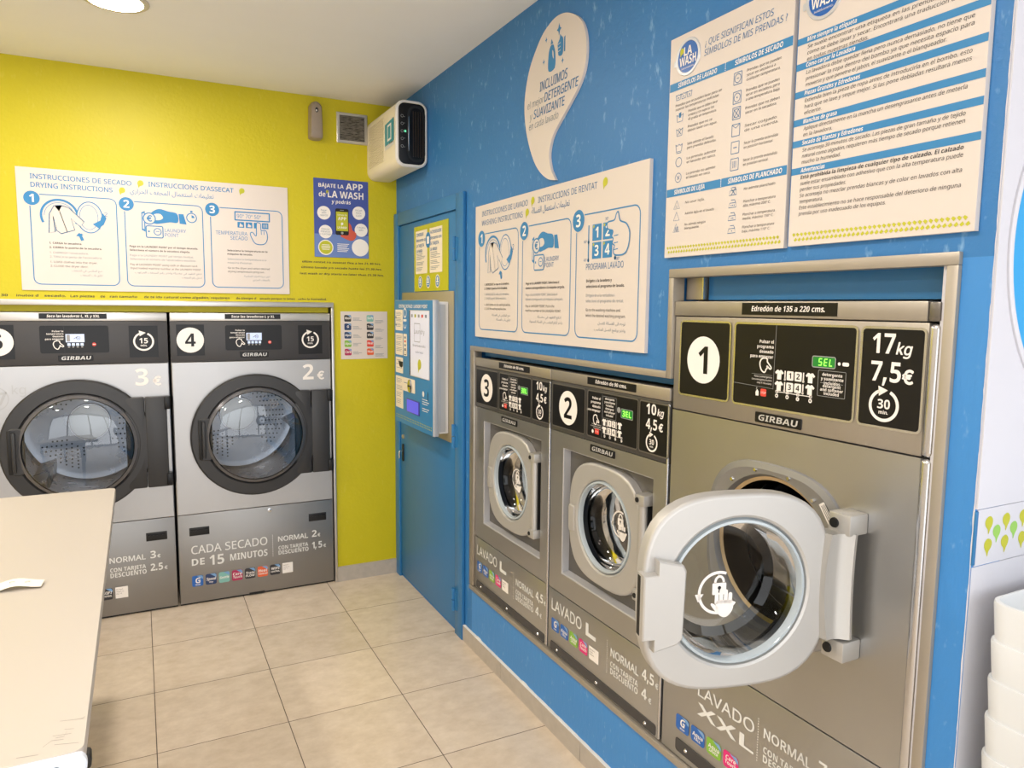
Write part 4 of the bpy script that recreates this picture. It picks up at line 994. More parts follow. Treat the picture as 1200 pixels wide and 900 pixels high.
def pic_pay(b, cx, cz, s, y, watch=False):
    """hand pushing a coin in a slot, card below; s = hand length"""
    R = lambda pts, m, w=None, cl=True, d=0: (b.rline(cx, cz, pts, w*s, m, cl, sc=s, y=y-d) if w else b.rel(cx, cz, pts, m, sc=s, y=y-d))
    R([(-.20, .18), (-.08, .24), (-.08, -.52), (-.20, -.46)], INKB); R([(-.165, .13), (-.115, .16), (-.115, -.44), (-.165, -.40)], SIGN, d=.0002)
    R(cat([(.05, .02), (.16, .22), (.40, .34), (.70, .27), (1.0, .20), (1.02, -.12), (.75, -.13), (.50, -.18), (.22, -.20)], 4), INKB, d=.0002)
    R(cat([(.20, .12), (.42, .16), (.52, .03), (.42, -.06), (.22, -.06)], 4), SIGN, d=.0004)
    R([(1.05, .20), (1.22, .20), (1.32, -.18), (1.08, -.16)], INKB)
    x, z = cx+b.sx*s*.06, cz-.03*s
    b.disc(x, z, s*.21, SIGN, y=y-.0006); b.ring(x, z, s*.20, s*.04, INKB, y=y-.0008); b.text('€', x, z-s*.10, s*.21, INKB, al='C', bold=.04, y=y-.001)
    R(rrect(-.06, -.72, .50, -.30, .05), SIGN, d=.0006); R(rrect(-.06, -.72, .50, -.30, .05), INKB, .035, d=.0008)
    b.ring(cx+b.sx*s*.32, cz-s*.50, s*.12, s*.03, INKB, y=y-.001); b.rect(cx+b.sx*s*.26, cz-s*.48, cx+b.sx*s*.38, cz-s*.50, INKB, y=y-.001); R(rrect(0, -.53, .06, -.47, .01), INKB, d=.001)
    if watch:
        wx, wz = cx+b.sx*s*1.50, cz+s*.08; b.ring(wx, wz, s*.17, s*.035, INKB, y=y); b.rel(wx, wz, [(0, 0), (0, .11*s), (.08*s, .07*s), (.11*s, 0)], INKB, y=y); b.rel(wx, wz, [(-.04*s, .20*s), (.04*s, .20*s), (.04*s, .27*s), (-.04*s, .27*s)], INKB, y=y)
def stepbox(b, a0, z0, a1, z1, num, na, nz, r, y):
    b.frame(a0, z0, a1, z1, .028, .0042, INKB, y=y); b.disc(na, nz, r+.004, SIGN, y=y-.0003); b.disc(na, nz, r, INKB, y=y-.0005)
    b.text(num, na, nz-r*.55, r*1.12, WHT, al='C', bold=.07, y=y-.0009, res=4)

# drying instructions (yellow wall)
t = thing('instruction_sign', 'wide white drying instructions sign on the yellow wall above the dryers', 'sign', (-.472, YW, 1.632))
def B(y=-.0066): return MB(ox=-.472, oz=1.632, y=y)
b = B(); b.box(-.472, 1.632, .725, 2.188, -.006, 0, SIGN); b.build('board', t)
b = B()
b.text('INSTRUCCIONES DE SECADO', -.417, 2.139, .0215, INKB, w=.411, bold=.02, res=3); b.text('DRYING INSTRUCTIONS', -.416, 2.101, .0215, INKB, w=.329, bold=.02, res=3)
b.text("INSTRUCCIONS D'ASSECAT", .068, 2.142, .0215, INKB, w=.389, bold=.02, res=3); b.text(arab('تعليمات استعمال المجفف الحراري'), -.013, 2.104, .022, INKB, w=.375, res=3)
for a, z in ((.033, 2.152), (-.047, 2.112), (.497, 2.152)): b.rel(a, z, drop_pts(.016), LIME)
b.build('heading', t)
b = B(); stepbox(b, -.423, 1.660, -.074, 2.070, '1', -.415, 2.051, .032, -.0066)
b.para(['1. CARGA la secadora.', '2. CIERRA la puerta de la secadora.'], -.356, 1.847, .0088, .020, INKK, wmax=.212, bold=.05)
b.para(['1. CARREGA l’assecadora.', '2. TANCA la porta de l’assecadora.'], -.356, 1.803, .0088, .019, INKG, wmax=.212)
b.para(['1. LOAD clothes into the dryer.', '2. CLOSE the dryer door.'], -.356, 1.760, .0088, .019, INKK, wmax=.192)
b.text(arab('ضع الملابس في المجفف'), -.146, 1.722, .009, INKG, al='R'); b.text(arab('اغلق باب المجفف'), -.146, 1.702, .009, INKG, al='R')
b.build('step_text', t)
b = B(); pic_load(b, -.309, 1.977, .073, -.0066); b.text('1', -.228, 1.884, .017, INKB); b.text('2', -.126, 1.985, .020, INKB); b.build('pictogram', t)
b = B(); stepbox(b, -.040, 1.660, .307, 2.064, '2', -.031, 2.051, .032, -.0066)
b.text('LAUNDRY', .132, 1.927, .0165, INKB, w=.096); b.text('POINT', .132, 1.905, .0165, INKB, w=.062)
b.para(['Paga en la LAUNDRY POINT por el tiempo deseado.', 'Selecciona el número de la secadora elegida.'], -.025, 1.847, .0088, .018, INKK, wmax=.305, bold=.05)
b.para(['Paga a la LAUNDRY POINT pel temps desitjat.', 'Selecciona el número de l’assecadora escollida.'], -.025, 1.804, .0088, .018, INKG, wmax=.295)
b.para(['Pay at LAUNDRY POINT using cash or discount card.', 'Input loaded machine number at the LAUNDRY POINT.'], -.025, 1.760, .0088, .018, INKK, wmax=.318)
b.text(arab('ادفع النقود في مغسلة واختر رقم المجفف المرغوب'), .293, 1.722, .009, INKG, w=.30, al='R'); b.text(arab('ادخل رقم المجفف'), .293, 1.702, .009, INKG, al='R')
b.build('step_text', t)
b = B(); pic_pay(b, .058, 1.992, .132, -.0066, True); b.build('pictogram', t)
b = B(); stepbox(b, .344, 1.662, .694, 2.063, '3', .353, 2.051, .033, -.0066)
b.text('TEMPERATURA', .366, 1.929, .0185, INKB, w=.153); b.text('SECADO', .436, 1.905, .0185, INKB, w=.083)
b.para(['Selecciona la temperatura en la', 'máquina de secado.'], .419, 1.846, .0088, .018, INKK, wmax=.197, bold=.05)
b.para(['Selecciona la temperatura a la', 'màquina d’assecar.'], .419, 1.802, .0088, .018, INKG, wmax=.19)
b.para(['Go to the dryer and select desired', 'drying temperature program.'], .419, 1.757, .0088, .018, INKK, wmax=.206)
b.text(arab('اختر درجة الحرارة المناسبة'), .625, 1.717, .009, INKG, al='R'); b.text(arab('بالمجفف الحراري'), .625, 1.699, .009, INKG, al='R')
b.build('step_text', t)
b = B(); b.frame(.461, 2.006, .630, 2.047, .001, .006, INKB); b.text('90º 70º 50º', .470, 2.017, .019, INKB, w=.118)
for i in range(4):
    a = .472+i*.040; b.rect(a, 1.968, a+.032, 1.997, INKB)
    if i in (0, 1): b.rel(a+.016, 1.982, [(-.008, -.009), (-.003, .010), (.004, .002), (.010, .0), (.010, -.009)], SIGN, y=-.0070)
    if i == 3:
        for k in range(3): b.rect(a+.007+k*.008, 1.974, a+.010+k*.008, 1.991, SIGN, y=-.0070)
hp = cat([(-.010, .048), (.002, .052), (.010, .046), (.012, .015), (.030, .016), (.040, .005), (.042, -.030), (.025, -.056), (-.015, -.056), (-.034, -.030), (-.042, -.004), (-.030, .002), (-.013, -.015)], 4)
b.rel(.575, 1.945, hp, SIGN, y=-.0074); b.rline(.575, 1.945, hp, .0042, INKB, True, y=-.0078)
for dx in (.012, .026): b.rline(.575, 1.945, [(dx, .012), (dx+.001, -.008)], .003, INKB, y=-.0078)
b.build('pictogram', t)

# washing instructions (blue wall)
t = thing('instruction_sign', 'white washing instructions sign on the blue wall above the two smaller washers', 'sign', (XW, 2.924, 1.447), RB)
def B(y=-.0126): return MB(ox=2.924, oz=1.447, sx=-1, y=y)
b = B(); b.box(2.924, 1.447, 1.718, 2.002, -.012, 0, SIGN); b.build('board', t)
b = B()
b.text('INSTRUCCIONES DE LAVADO', 2.859, 1.955, .0215, INKD, w=.409, res=3); b.text('WASHING INSTRUCTIONS', 2.859, 1.916, .0215, INKD, w=.370, res=3)
b.text('INSTRUCCIONS DE RENTAT', 2.371, 1.954, .0215, INKD, w=.387, res=3); b.text(arab('تعليمات استعمال الغسالة'), 2.419, 1.920, .022, INKD, w=.269, res=3)
for a, z in ((2.411, 1.966), (2.454, 1.928), (1.940, 1.966)): b.rel(a, z, drop_pts(.016), LIME)
b.build('heading', t)
Y0 = -.0126
b = B(); stepbox(b, 2.883, 1.480, 2.523, 1.881, '1', 2.860, 1.863, .034, Y0)
b.para(['1. INTRODUCE la ropa en la lavadora.', '2. CIERRA la puerta de la lavadora.'], 2.830, 1.665, .0088, .017, INKK, wmax=.232, bold=.05)
b.para(['1. INTRODUEIX la roba a la rentadora.', '2. TANCA la porta de la rentadora.'], 2.830, 1.624, .0088, .017, INKG, wmax=.232)
b.para(['1. LOAD clothes into the washing machine.', '2. CLOSE the washing machine door.'], 2.830, 1.581, .0088, .017, INKK, wmax=.245)
b.text(arab('ضع الملابس في الغسالة'), 2.585, 1.539, .009, INKG, w=.17, al='R'); b.text(arab('اغلق باب الغسالة'), 2.585, 1.521, .009, INKG, w=.13, al='R')
b.build('step_text', t)
b = B(); pic_load(b, 2.751, 1.794, .070, Y0); b.text('1', 2.668, 1.696, .017, INKD); b.text('2', 2.572, 1.800, .020, INKD); b.build('pictogram', t)
b = B(); stepbox(b, 2.487, 1.481, 2.138, 1.878, '2', 2.474, 1.863, .034, Y0)
b.text('LAUNDRY', 2.315, 1.741, .0165, INKD, w=.100); b.text('POINT', 2.315, 1.720, .0165, INKD, w=.064)
b.para(['Paga en la LAUNDRY POINT. Selecciona el', 'número correspondiente a la máquina cargada.'], 2.458, 1.661, .0088, .017, INKK, wmax=.283, bold=.05)
b.para(['Paga a la LAUNDRY POINT. Selecciona el', 'número corresponent a la màquina carregada.'], 2.458, 1.619, .0088, .017, INKG, wmax=.275)
b.para(['Pay at LAUNDRY POINT. Put in the', 'machine number at the LAUNDRY POINT.'], 2.458, 1.577, .0088, .017, INKK, wmax=.262)
b.text(arab('ادفع النقود في مغسلة'), 2.195, 1.538, .009, INKG, w=.17, al='R'); b.text(arab('واختر الرقم المناسب في الغسالة المحمولة'), 2.185, 1.520, .009, INKG, w=.24, al='R')
b.build('step_text', t)
b = B(); pic_pay(b, 2.385, 1.805, .128, Y0); b.build('pictogram', t)
b = B(); stepbox(b, 2.102, 1.479, 1.755, 1.879, '3', 2.091, 1.863, .036, Y0)
b.text('PROGRAMA LAVADO', 2.040, 1.700, .020, INKD, w=.208)
b.para(['Dirígete a la lavadora y', 'selecciona el programa de lavado.'], 2.037, 1.660, .0090, .018, INKK, wmax=.212, bold=.05)
b.para(['Dirigeix-te a la rentadora i', 'selecciona el programa de rentat.'], 2.037, 1.613, .0090, .018, INKG, wmax=.210)
b.para(['Go to the washing machine and', 'select the desired washing program.'], 2.037, 1.566, .0090, .018, INKK, wmax=.222)
b.text(arab('توجه الى الغسالة للغسل'), 1.815, 1.525, .009, INKG, w=.15, al='R'); b.text(arab('واختر برنامج الغسل المناسب'), 1.815, 1.505, .009, INKG, w=.17, al='R')
b.build('step_text', t)
b = B()
for i, (a, z) in enumerate(((1.980, 1.817), (1.920, 1.817), (1.980, 1.760), (1.920, 1.760))):
    b.rect(a+.026, z-.026, a-.026, z+.026, INKB); b.text('1234'[i], a, z-.017, .034, WHT, al='C', bold=.06, y=Y0-.0004, res=3); b.rel(a+.018, z+.019, drop_pts(.005), LIME, y=Y0-.0004)
for a, z in ((2.028, 1.815), (2.028, 1.757), (1.877, 1.757)):
    b.rline(a, z, [(0, -.030), (0, .028)], .006, INKB); b.disc(a, z-.026, .006, INKB, N=12)
b.text('30º', 1.935, 1.850, .009, INKD); b.text('60º', 2.056, 1.787, .009, INKD); b.text('40º', 2.056, 1.728, .009, INKD); b.text('30º', 1.872, 1.724, .009, INKD)
hp = cat([(-.058, .030), (-.022, .034), (-.012, .052), (-.002, .056), (.008, .030), (.040, .018), (.058, -.010), (.052, -.052), (.030, -.072), (-.014, -.072), (-.024, -.058), (-.018, -.044), (-.030, -.036), (-.026, -.022), (-.034, -.014), (-.028, .002), (-.056, .010)], 4)
b.rel(1.862, 1.812, hp, SIGN, y=Y0-.0008); b.rline(1.862, 1.812, hp, .0045, INKB, True, y=Y0-.0012)
for dz in (-.014, -.036, -.056): b.rline(1.862, 1.812, [(-.022, dz), (.0, dz+.002)], .003, INKB, y=Y0-.0012)
b.build('pictogram', t)

# drop-shaped detergent sign
t = thing('drop_shaped_sign', 'white drop-shaped detergent sign high on the blue wall', 'sign', (XW, 2.490, 2.019), RB)
def B(y=-.0106): return MB(ox=2.490, oz=2.019, sx=-1, y=y)
dp = [(2.241, 2.566), (2.183, 2.553), (2.120, 2.518), (2.082, 2.472), (2.068, 2.412), (2.077, 2.347), (2.111, 2.300), (2.166, 2.256), (2.222, 2.216), (2.269, 2.180), (2.293, 2.143), (2.299, 2.103), (2.284, 2.058), (2.252, 2.019), (2.305, 2.030), (2.364, 2.063), (2.410, 2.108), (2.450, 2.172), (2.478, 2.242), (2.490, 2.317), (2.479, 2.386), (2.450, 2.449), (2.406, 2.499), (2.356, 2.539), (2.294, 2.562)]
pts_ = cat([(2.490-a, z-2.019) for a, z in dp[13:]+dp[:13]], 4, closed=False)
b = B(); b.prism(pts_, -.010, 0, SIGN); b.build('board', t)
b = B()
b.text('INCLUIMOS', 2.373, 2.345, .0315, INKD, w=.188, bold=.015, it=.12, res=3); b.text('el mejor', 2.466, 2.303, .024, INKG, w=.122, it=.15, res=3); b.text('DETERGENTE', 2.338, 2.302, .030, INKD, w=.222, bold=.015, it=.12, res=3)
b.text('y', 2.446, 2.261, .024, INKG, it=.15); b.text('SUAVIZANTE', 2.416, 2.260, .030, INKD, w=.215, bold=.015, it=.12, res=3); b.text('en cada lavado', 2.452, 2.226, .024, INKG, w=.212, it=.15, res=3)
b.build('lettering', t)
b = B()
b.rel(2.290, 2.445, cat([(-.022, -.045), (.022, -.045), (.025, .0), (.014, .030), (.008, .036), (-.008, .036), (-.022, .012)], 4), INKB); b.rel(2.290, 2.445, cat([(.004, .018), (.012, .010), (.014, -.012), (.006, -.002)], 3), SIGN, y=-.0110)
b.rel(2.290, 2.445, [(-.009, .040), (.009, .040), (.003, .050), (-.003, .058), (-.006, .048)], INKB)
b.rel(2.226, 2.462, cat([(-.022, -.010), (-.018, -.028), (0, -.034), (.012, -.024), (.012, .018), (.0, .030), (-.008, .038), (-.012, .024), (-.024, .012), (-.024, 0)], 3), INKB); b.rel(2.226, 2.462, [(.018, -.026), (.026, -.026), (.026, .024), (.018, .022)], INKB)
for dz in (-.016, -.004, .008): b.rline(2.226, 2.462, [(-.024, dz), (-.004, dz+.002)], .0022, SIGN, y=-.0110)
for a, z, s in ((2.242, 2.519, .021), (2.330, 2.510, .011), (2.346, 2.440, .011), (2.216, 2.410, .011)):
    b.rel(a, z, [(0, s), (s*.25, s*.25), (s*.75, 0), (s*.25, -s*.25), (0, -s), (-s*.25, -s*.25), (-s*.75, 0), (-s*.25, s*.25)], INKB)
b.build('pictogram', t)

def la_wash_logo(b, a, z, r, t, y):
    b2 = MB(b.ox, b.oz, b.sx, y); x, q = b2.P(a, z)
    b2.loft([(circ(r, 40, x, q), y+.0004), (circ(r*.97, 40, x, q), y-.002), (circ(r*.84, 40, x, q), y-.002), (circ(r*.82, 40, x, q), y-.0006)], KSILV)
    b2.prism(rrect(x-r*1.14, q-r*.3, x-r*.9, q+r*.02, r*.06), y-.001, y, KSILV)
    b2.flat(circ(r*.84, 40, x, q), CBLUE, y-.0004)
    b2.text('LA', a, z+r*.10, r*.46, WHT, w=r*.66, al='C', bold=.11, y=y-.0012); b2.text('WASH', a, z-r*.40, r*.46, WHT, w=r*1.34, al='C', bold=.11, y=y-.0012)
    b2.text('lavandería autoservicio', a, z-r*.60, r*.10, WHT, w=r*1.0, al='C', y=y-.0012); b2.rel(a-b.sx*r*.5, z+r*.36, drop_pts(r*.20), LIME, y=y-.0012)
    b2.build('logo_badge', t)
def zigzag(b, a0, a1, z, y):
    n = int(abs(a1-a0)/.0105); st = (a1-a0)/n
    for i in range(n):
        a = a0+st*(i+.5); s = .0046
        b.rel(a, z+.0052, [(x_*s, z_*s) for x_, z_ in ((-1, .2), (-.2, 1), (1, .2), (.2, -1))], LIME, y=y)
        b.rel(a+st*.5, z-.0052, [(x_*s, z_*s) for x_, z_ in ((-1, -.2), (.2, 1), (1, -.2), (-.2, -1))], LIME, y=y)

# garment symbols board
t = thing('instruction_sign', 'white garment symbols board on the blue wall, left of the rules board', 'sign', (XW, 1.640, 1.718), RB)
def B(y=-.0126): return MB(ox=1.640, oz=1.718, sx=-1, y=y)
b = B(); b.box(1.640, 1.718, 1.217, 2.298, -.012, 0, SIGN); b.build('board', t)
Y0 = -.0126
b = B()
b.text('¿ QUE SIGNIFICAN ESTOS', 1.504, 2.243, .0155, INKD, w=.225, it=.12, res=3); b.text('SÍMBOLOS DE MIS PRENDAS ?', 1.506, 2.219, .0155, INKD, w=.268, it=.12, res=3)
b.rect(1.638, 2.160, 1.218, 2.181, INKB); b.rect(1.638, 1.881, 1.218, 1.902, INKB)
b.build('heading', t); b = B()
for a, z, s, w in ((1.604, 2.1655, 'SÍMBOLOS DE LAVADO', .147), (1.394, 2.1655, 'SÍMBOLOS DE SECADO', .148), (1.606, 1.8865, 'SÍMBOLOS DE LEJÍA', .120), (1.402, 1.8865, 'SÍMBOLOS DE PLANCHADO', .170)):
    b.text(s, a, z, .0115, WHT, w=w, bold=.06, it=.12, y=Y0-.0005)
for k in range(5): b.rect(1.428, 2.162+k*.0042, 1.4255, 2.164+k*.0042, WHT, y=Y0-.0005); b.rect(1.428, 1.883+k*.0042, 1.4255, 1.885+k*.0042, WHT, y=Y0-.0005)
b.build('section_lettering', t); b = B(); zigzag(b, 1.632, 1.230, 1.738, Y0)
b.build('pattern_border', t)
b = B()
b.para(['Prendas que se pueden lavar para sin', 'superar las temperaturas indicadas'], 1.612, 2.117, .0062, .0105, INKK, wmax=.175, it=.12); b.build('printed_text', t)
for z, ls in ((2.093, ['Prendas que se deben lavar', 'a mano y sin superar los', '40 grados en temperatura.']), (2.053, ['Prendas que no se', 'deben lavar con agua.']), (2.009, ['Sólo admite el lavado', 'para prendas delicadas.']), (1.972, ['La prenda admite', 'el lavado en seco.']), (1.932, ['La prenda no admite', 'el lavado en seco.'])):
    b = B(); b.para(ls, 1.560, z, .0062, .0105, INKK, wmax=.110, it=.12); b.build('printed_text', t)
for z, ls in ((2.140, ['Prendas que se pueden', 'secar en secadora a', 'cualquier temperatura.']), (2.094, ['Prendas que se pueden', 'secar en secadora, pero', 'a una temperatura baja.']), (2.053, ['Prendas que no deben', 'secar en la secadora.']), (2.012, ['Secar colgado', 'de una cuerda.']), (1.972, ['Secar la prenda extendida', 'en posición horizontal.']), (1.932, ['Secar la prenda extendida', 'en posición vertical.'])):
    b = B(); b.para(ls, 1.354, z, .0062, .0105, INKK, wmax=.105, it=.12); b.build('printed_text', t)
for z, ls in ((1.857, ['No usar lejía.']), (1.828, ['Admite lejía en el lavado.']), (1.799, ['No admite ningún', 'blanqueante.'])): b = B(); b.para(ls, 1.560, z, .0060, .0100, INKK, wmax=.030+.0032*len(ls[0]), it=.12); b.build('printed_text', t)
for z, ls in ((1.864, ['No admite planchado.']), (1.834, ['Planchar a temperatura', 'alta, máximo 200º C.']), (1.803, ['Planchar a temperatura', 'media, máximo 150º C.']), (1.773, ['Planchar a temperatura', 'baja, máximo 110º C.'])): b = B(); b.para(ls, 1.348, z, .0060, .0098, INKK, wmax=.100, it=.12); b.build('printed_text', t)
b = B(); lw = .0016
tub = [(-.013, .009), (-.010, -.010), (.010, -.010), (.013, .009)]; wav = [(-.013, .008), (-.006, .005), (0, .009), (.006, .005), (.013, .008)]
for dx in (0, .022, .044):
    b.rline(1.602-dx, 2.141, tub, lw, INKD, sc=.75); b.rline(1.602-dx, 2.141, wav, lw, INKD, sc=.75); b.disc(1.602-dx, 2.139, .0022, INKD, N=8)
for z in (2.086, 2.049, 2.008): b.rline(1.593, z, tub, lw, INKD); b.rline(1.593, z, wav, lw, INKD)
b.rel(1.593, 2.092, [(-.005, .006), (.005, .008), (.004, -.006), (-.004, -.006)], INKB); b.rline(1.593, 2.049, [(-.007, -.007), (.007, .006)], lw, INKD); b.rline(1.593, 2.049, [(-.007, .006), (.007, -.007)], lw, INKD); b.rline(1.593, 1.994, [(-.010, 0), (.010, 0)], lw, INKD)
b.ring(1.592, 1.970, .012, lw, INKD); b.ring(1.592, 1.929, .012, lw, INKD); b.rline(1.592, 1.929, [(-.005, -.005), (.005, .005)], lw, INKD); b.rline(1.592, 1.929, [(-.005, .005), (.005, -.005)], lw, INKD)
for i, z in enumerate((2.133, 2.088, 2.051, 2.011, 1.970, 1.930)):
    b.frame(1.396, z-.014, 1.370, z+.014, .001, lw, INKD)
    if i < 3: b.ring(1.383, z, .010, lw, INKD)
    if i == 0: b.rline(1.383, z, [(-.004, 0), (.004, 0)], lw, INKD)
    if i == 1: b.disc(1.383, z, .002, INKD, N=8)
    if i == 2: b.rline(1.383, z, [(-.010, -.011), (.010, .011)], lw, INKD); b.rline(1.383, z, [(-.010, .011), (.010, -.011)], lw, INKD)
    if i == 3: b.rline(1.383, z, [(-.012, .013), (0, .005), (.012, .013)], lw, INKD)
    if i == 4: b.rline(1.383, z, [(-.006, 0), (.006, 0)], lw*1.4, INKD)
    if i == 5: [b.rline(1.383, z, [(d, -.008), (d, .008)], lw, INKD) for d in (-.005, 0, .005)]
for i, z in enumerate((1.857, 1.826, 1.795)):
    b.rline(1.594, z, [(-.012, -.010), (0, .012), (.012, -.010)], lw, INKD, True)
    if i == 0: b.text('CL', 1.594, z-.007, .006, INKD, al='C')
    if i == 2: [b.rline(1.594, z, [(d, -.009), (d+.004, .004)], lw, INKD) for d in (-.005, 0, .004)]
for i, z in enumerate((1.866, 1.836, 1.805, 1.774)):
    b.rline(1.383, z, [(-.014, -.009), (-.010, .002), (.010, .002), (.012, -.009)], lw, INKD, True); b.rline(1.383, z, [(-.006, .009), (.006, .009), (.010, .002)], lw, INKD)
    for k in range((0, 3, 2, 1)[i]): b.disc(1.383-(k-((0, 3, 2, 1)[i]-1)/2)*.005, z-.004, .0016, INKD, N=8)
    if i == 0: b.rline(1.383, z, [(-.008, -.010), (.008, .008)], lw, INKD); b.rline(1.383, z, [(-.008, .008), (.008, -.010)], lw, INKD)
b.build('pictogram', t)
la_wash_logo(B(), 1.568, 2.236, .048, t, Y0)

# house rules board
t = thing('instruction_sign', 'white board of laundry rules in blue-striped paragraphs, above the large washer', 'sign', (XW, 1.204, 1.720), RB)
def B(y=-.0126): return MB(ox=1.204, oz=1.720, sx=-1, y=y)
b = B(); b.box(1.204, 1.720, .790, 2.298, -.012, 0, SIGN); b.build('board', t)
b = B(); T_ = b
bars = ((2.152, 'Mire siempre la etiqueta', .105), (2.0985, 'Cómo cargar la Lavadora', .105), (2.0395, 'Piezas Grandes y Edredones', .118), (1.980, 'Manchas de grasa', .074), (1.9345, 'Secado de Mantas y Edredones', .130), (1.8755, 'Advertencias', .054))
for z, s, w in bars:
    b = B(); b.rect(1.2035, z, .7905, z+.0145, INKB); b.text(s, 1.178, z+.0033, .0090, WHT, w=w*1.16, bold=.08, it=.14, y=Y0-.0005); b.build('section_heading', t)
b = B(); zigzag(b, 1.194, .802, 1.739, Y0); b.build('pattern_border', t)
b = B()
body = ((2.1405, ['Se suele encontrar una etiqueta en las prendas te indica', 'cómo se debe lavar y secar. Encontrará una traducción de ellas', 'en todas nuestras tiendas.'], (.345, .358, .150)),
        (2.0870, ['La lavadora debe quedar llena pero nunca demasiado, no tiene que', 'presionar la ropa dentro del bombo ya que necesita espacio para', 'moverse y que penetre el jabón, el suavizante o el blanqueador.'], (.360, .360, .312)),
        (2.0280, ['Extienda bien la pieza de ropa antes de introducirla en el bombo, esto', 'hará que se lave y seque mejor. Si las pone dobladas resultará menos', 'eficiente.'], (.360, .360, .045)),
        (1.9685, ['Aplique directamente en la mancha un desengrasante antes de meterla', 'en la lavadora.'], (.356, .075)),
        (1.9230, ['Se aconseja 30 minutos de secado. Las piezas de gran tamaño y de tejido', 'natural como algodón, requieren más tiempo de secado porque retienen', 'mucho la humedad.'], (.356, .356, .100)))
for z, ls, ws in body:
    b = B()
    for i, (s, w) in enumerate(zip(ls, ws)): b.text(s, 1.177, z-i*.0130, .0078, INKK, w=w, it=.14)
    b.build('printed_text', t)
b = B()
for i, (s, w, bo) in enumerate((('Está prohibida la limpieza de cualquier tipo de calzado. El calzado', .358, .05), ('suele estar ensamblado con adhesivo que con la alta temperatura puede', .358, .02), ('perder sus propiedades.', .118, .02), ('Se aconseja no mezclar prendas blancas y de color en lavados con alta', .358, .02), ('temperatura.', .062, .02), ('Este establecimiento no se hace responsable del deterioro de ninguna', .358, .02), ('prenda por uso inadecuado de los equipos.', .212, .02))):
    b.text(s, 1.178, 1.8645-i*.0131, .0078, INKK, w=w, it=.14, bold=bo if bo > .04 else 0)
b.build('printed_text', t)
la_wash_logo(B(), 1.139, 2.236, .048, t, Y0)

# app poster
t = thing('app_poster', 'small blue phone app poster on the yellow wall by the corner', 'poster', (.862, YW, 1.836))
def B(y=-.0030): return MB(ox=.862, oz=1.836, y=y)
b = B(); b.box(.862, 1.836, 1.160, 2.254, -.0025, 0, POSTER); b.rect(.863, 1.837, 1.159, 1.96, POSTER2, y=-.0028); b.build('sheet', t)
b = B(-.0034)
b.text('BÁJATE LA', .888, 2.208, .020, WHT, w=.136, bold=.09, res=3); b.text('APP', 1.036, 2.204, .034, WHT, w=.094, bold=.09, res=3); b.text('de', .889, 2.158, .026, WHT, w=.036, bold=.06); b.text('LA WASH', .937, 2.156, .036, WHT, w=.196, bold=.10, res=3); b.text('y podrás', .957, 2.126, .019, WHT, w=.104, bold=.05, it=.1)
b.rel(.935, 2.185, drop_pts(.009), LIME)
for a, z, ls in ((.915, 2.072, ['Pagar', 'WIFI', 'GRATIS']), (.922, 1.972, ['Obtener', 'PREMIOS', 'Y CUPONES']), (1.106, 2.082, ['PAGAR', 'FÁCIL', 'CLICK']), (1.118, 1.990, ['Y mucho', 'MÁS', ''])):
    b.disc(a, z, .036, WHT); b.para(ls, a, z+.010, .0085, .014, INKG, al='C', y=-.0038)
b.disc(.922, 1.888, .041, WHT); b.disc(.922, 1.888, .036, LIME, y=-.0038)
for k in range(4): b.rect(.896+abs(k-1.5)*.004, 1.900-k*.008, .948-abs(k-1.5)*.004, 1.903-k*.008, WHT, y=-.0042)
b.disc(1.112, 1.894, .047, WHT)
for k in range(6): b.rect(.985, 1.908-k*.008, 1.050-(k % 3)*.006, 1.911-k*.008, WHT)
b.build('printed_text', t)
b = B(-.0034)
b.rel(1.050, 1.975, cat([(-.01, .05), (.012, .038), (.020, .012), (.040, -.002), (.036, -.03), (.012, -.046), (-.035, -.030), (-.045, -.015)], 4), SKIN)
b.rect(.976, 1.958, 1.049, 2.100, BLK2, r=.009, y=-.0040); b.rect(.980, 1.980, 1.045, 2.083, LIME, y=-.0044); b.text('tienes la', 1.0125, 2.062, .009, WHT, w=.05, al='C', y=-.0048); b.text('APP', 1.0125, 2.038, .017, WHT, al='C', bold=.07, y=-.0048); b.rel(1.0125, 2.018, drop_pts(.008), WHT, y=-.0048); b.text('LA WASH', 1.0125, 1.993, .011, WHT, w=.05, al='C', bold=.06, y=-.0048); b.disc(1.0125, 1.969, .007, GREYI, y=-.0044); b.rect(1.002, 2.090, 1.023, 2.093, GREYI, y=-.0044)
b.build('pictogram', t)

# sticker legend card
t = thing('sticker_legend_card', 'small square white card of ten coloured stickers, right of dryer 4', 'sign', (.997, YW, 1.276))
def B(y=-.0030): return MB(ox=.997, oz=1.276, y=y)
b = B(); b.box(.997, 1.276, 1.264, 1.542, -.0025, 0, SIGN); b.build('sheet', t)
for i, (m, s) in enumerate(((CBLK, 'Wash'), (CNAVY, 'G'), (CNAVY, 'Aqua'), (CGREEN, 'Aqua'), (CCAR, 'Care'), (CTEAL, 'Soft'), (CBLK, 'Trate'), (CBLK, 'Wet'), (RED, 'Heat'), (COR, 'Heat'))):
    a = 1.017+(i//5)*.127; z = 1.485-(i % 5)*.047
    b = B(-.0030); chip(b, a, z, .039, .037, m, [(s, .36, .36, .08)], y=-.0030); b.build('sticker', t)
b = B(-.0030)
for i in range(10):
    a = 1.065+(i//5)*.127; z = 1.510-(i % 5)*.047-(.014 if i > 4 else 0)
    for k in range(3): b.rect(a, z-k*.0065-.006, a+.028+random.random()*.024, z-k*.0065-.004, INKG)
b.build('printed_text', t)

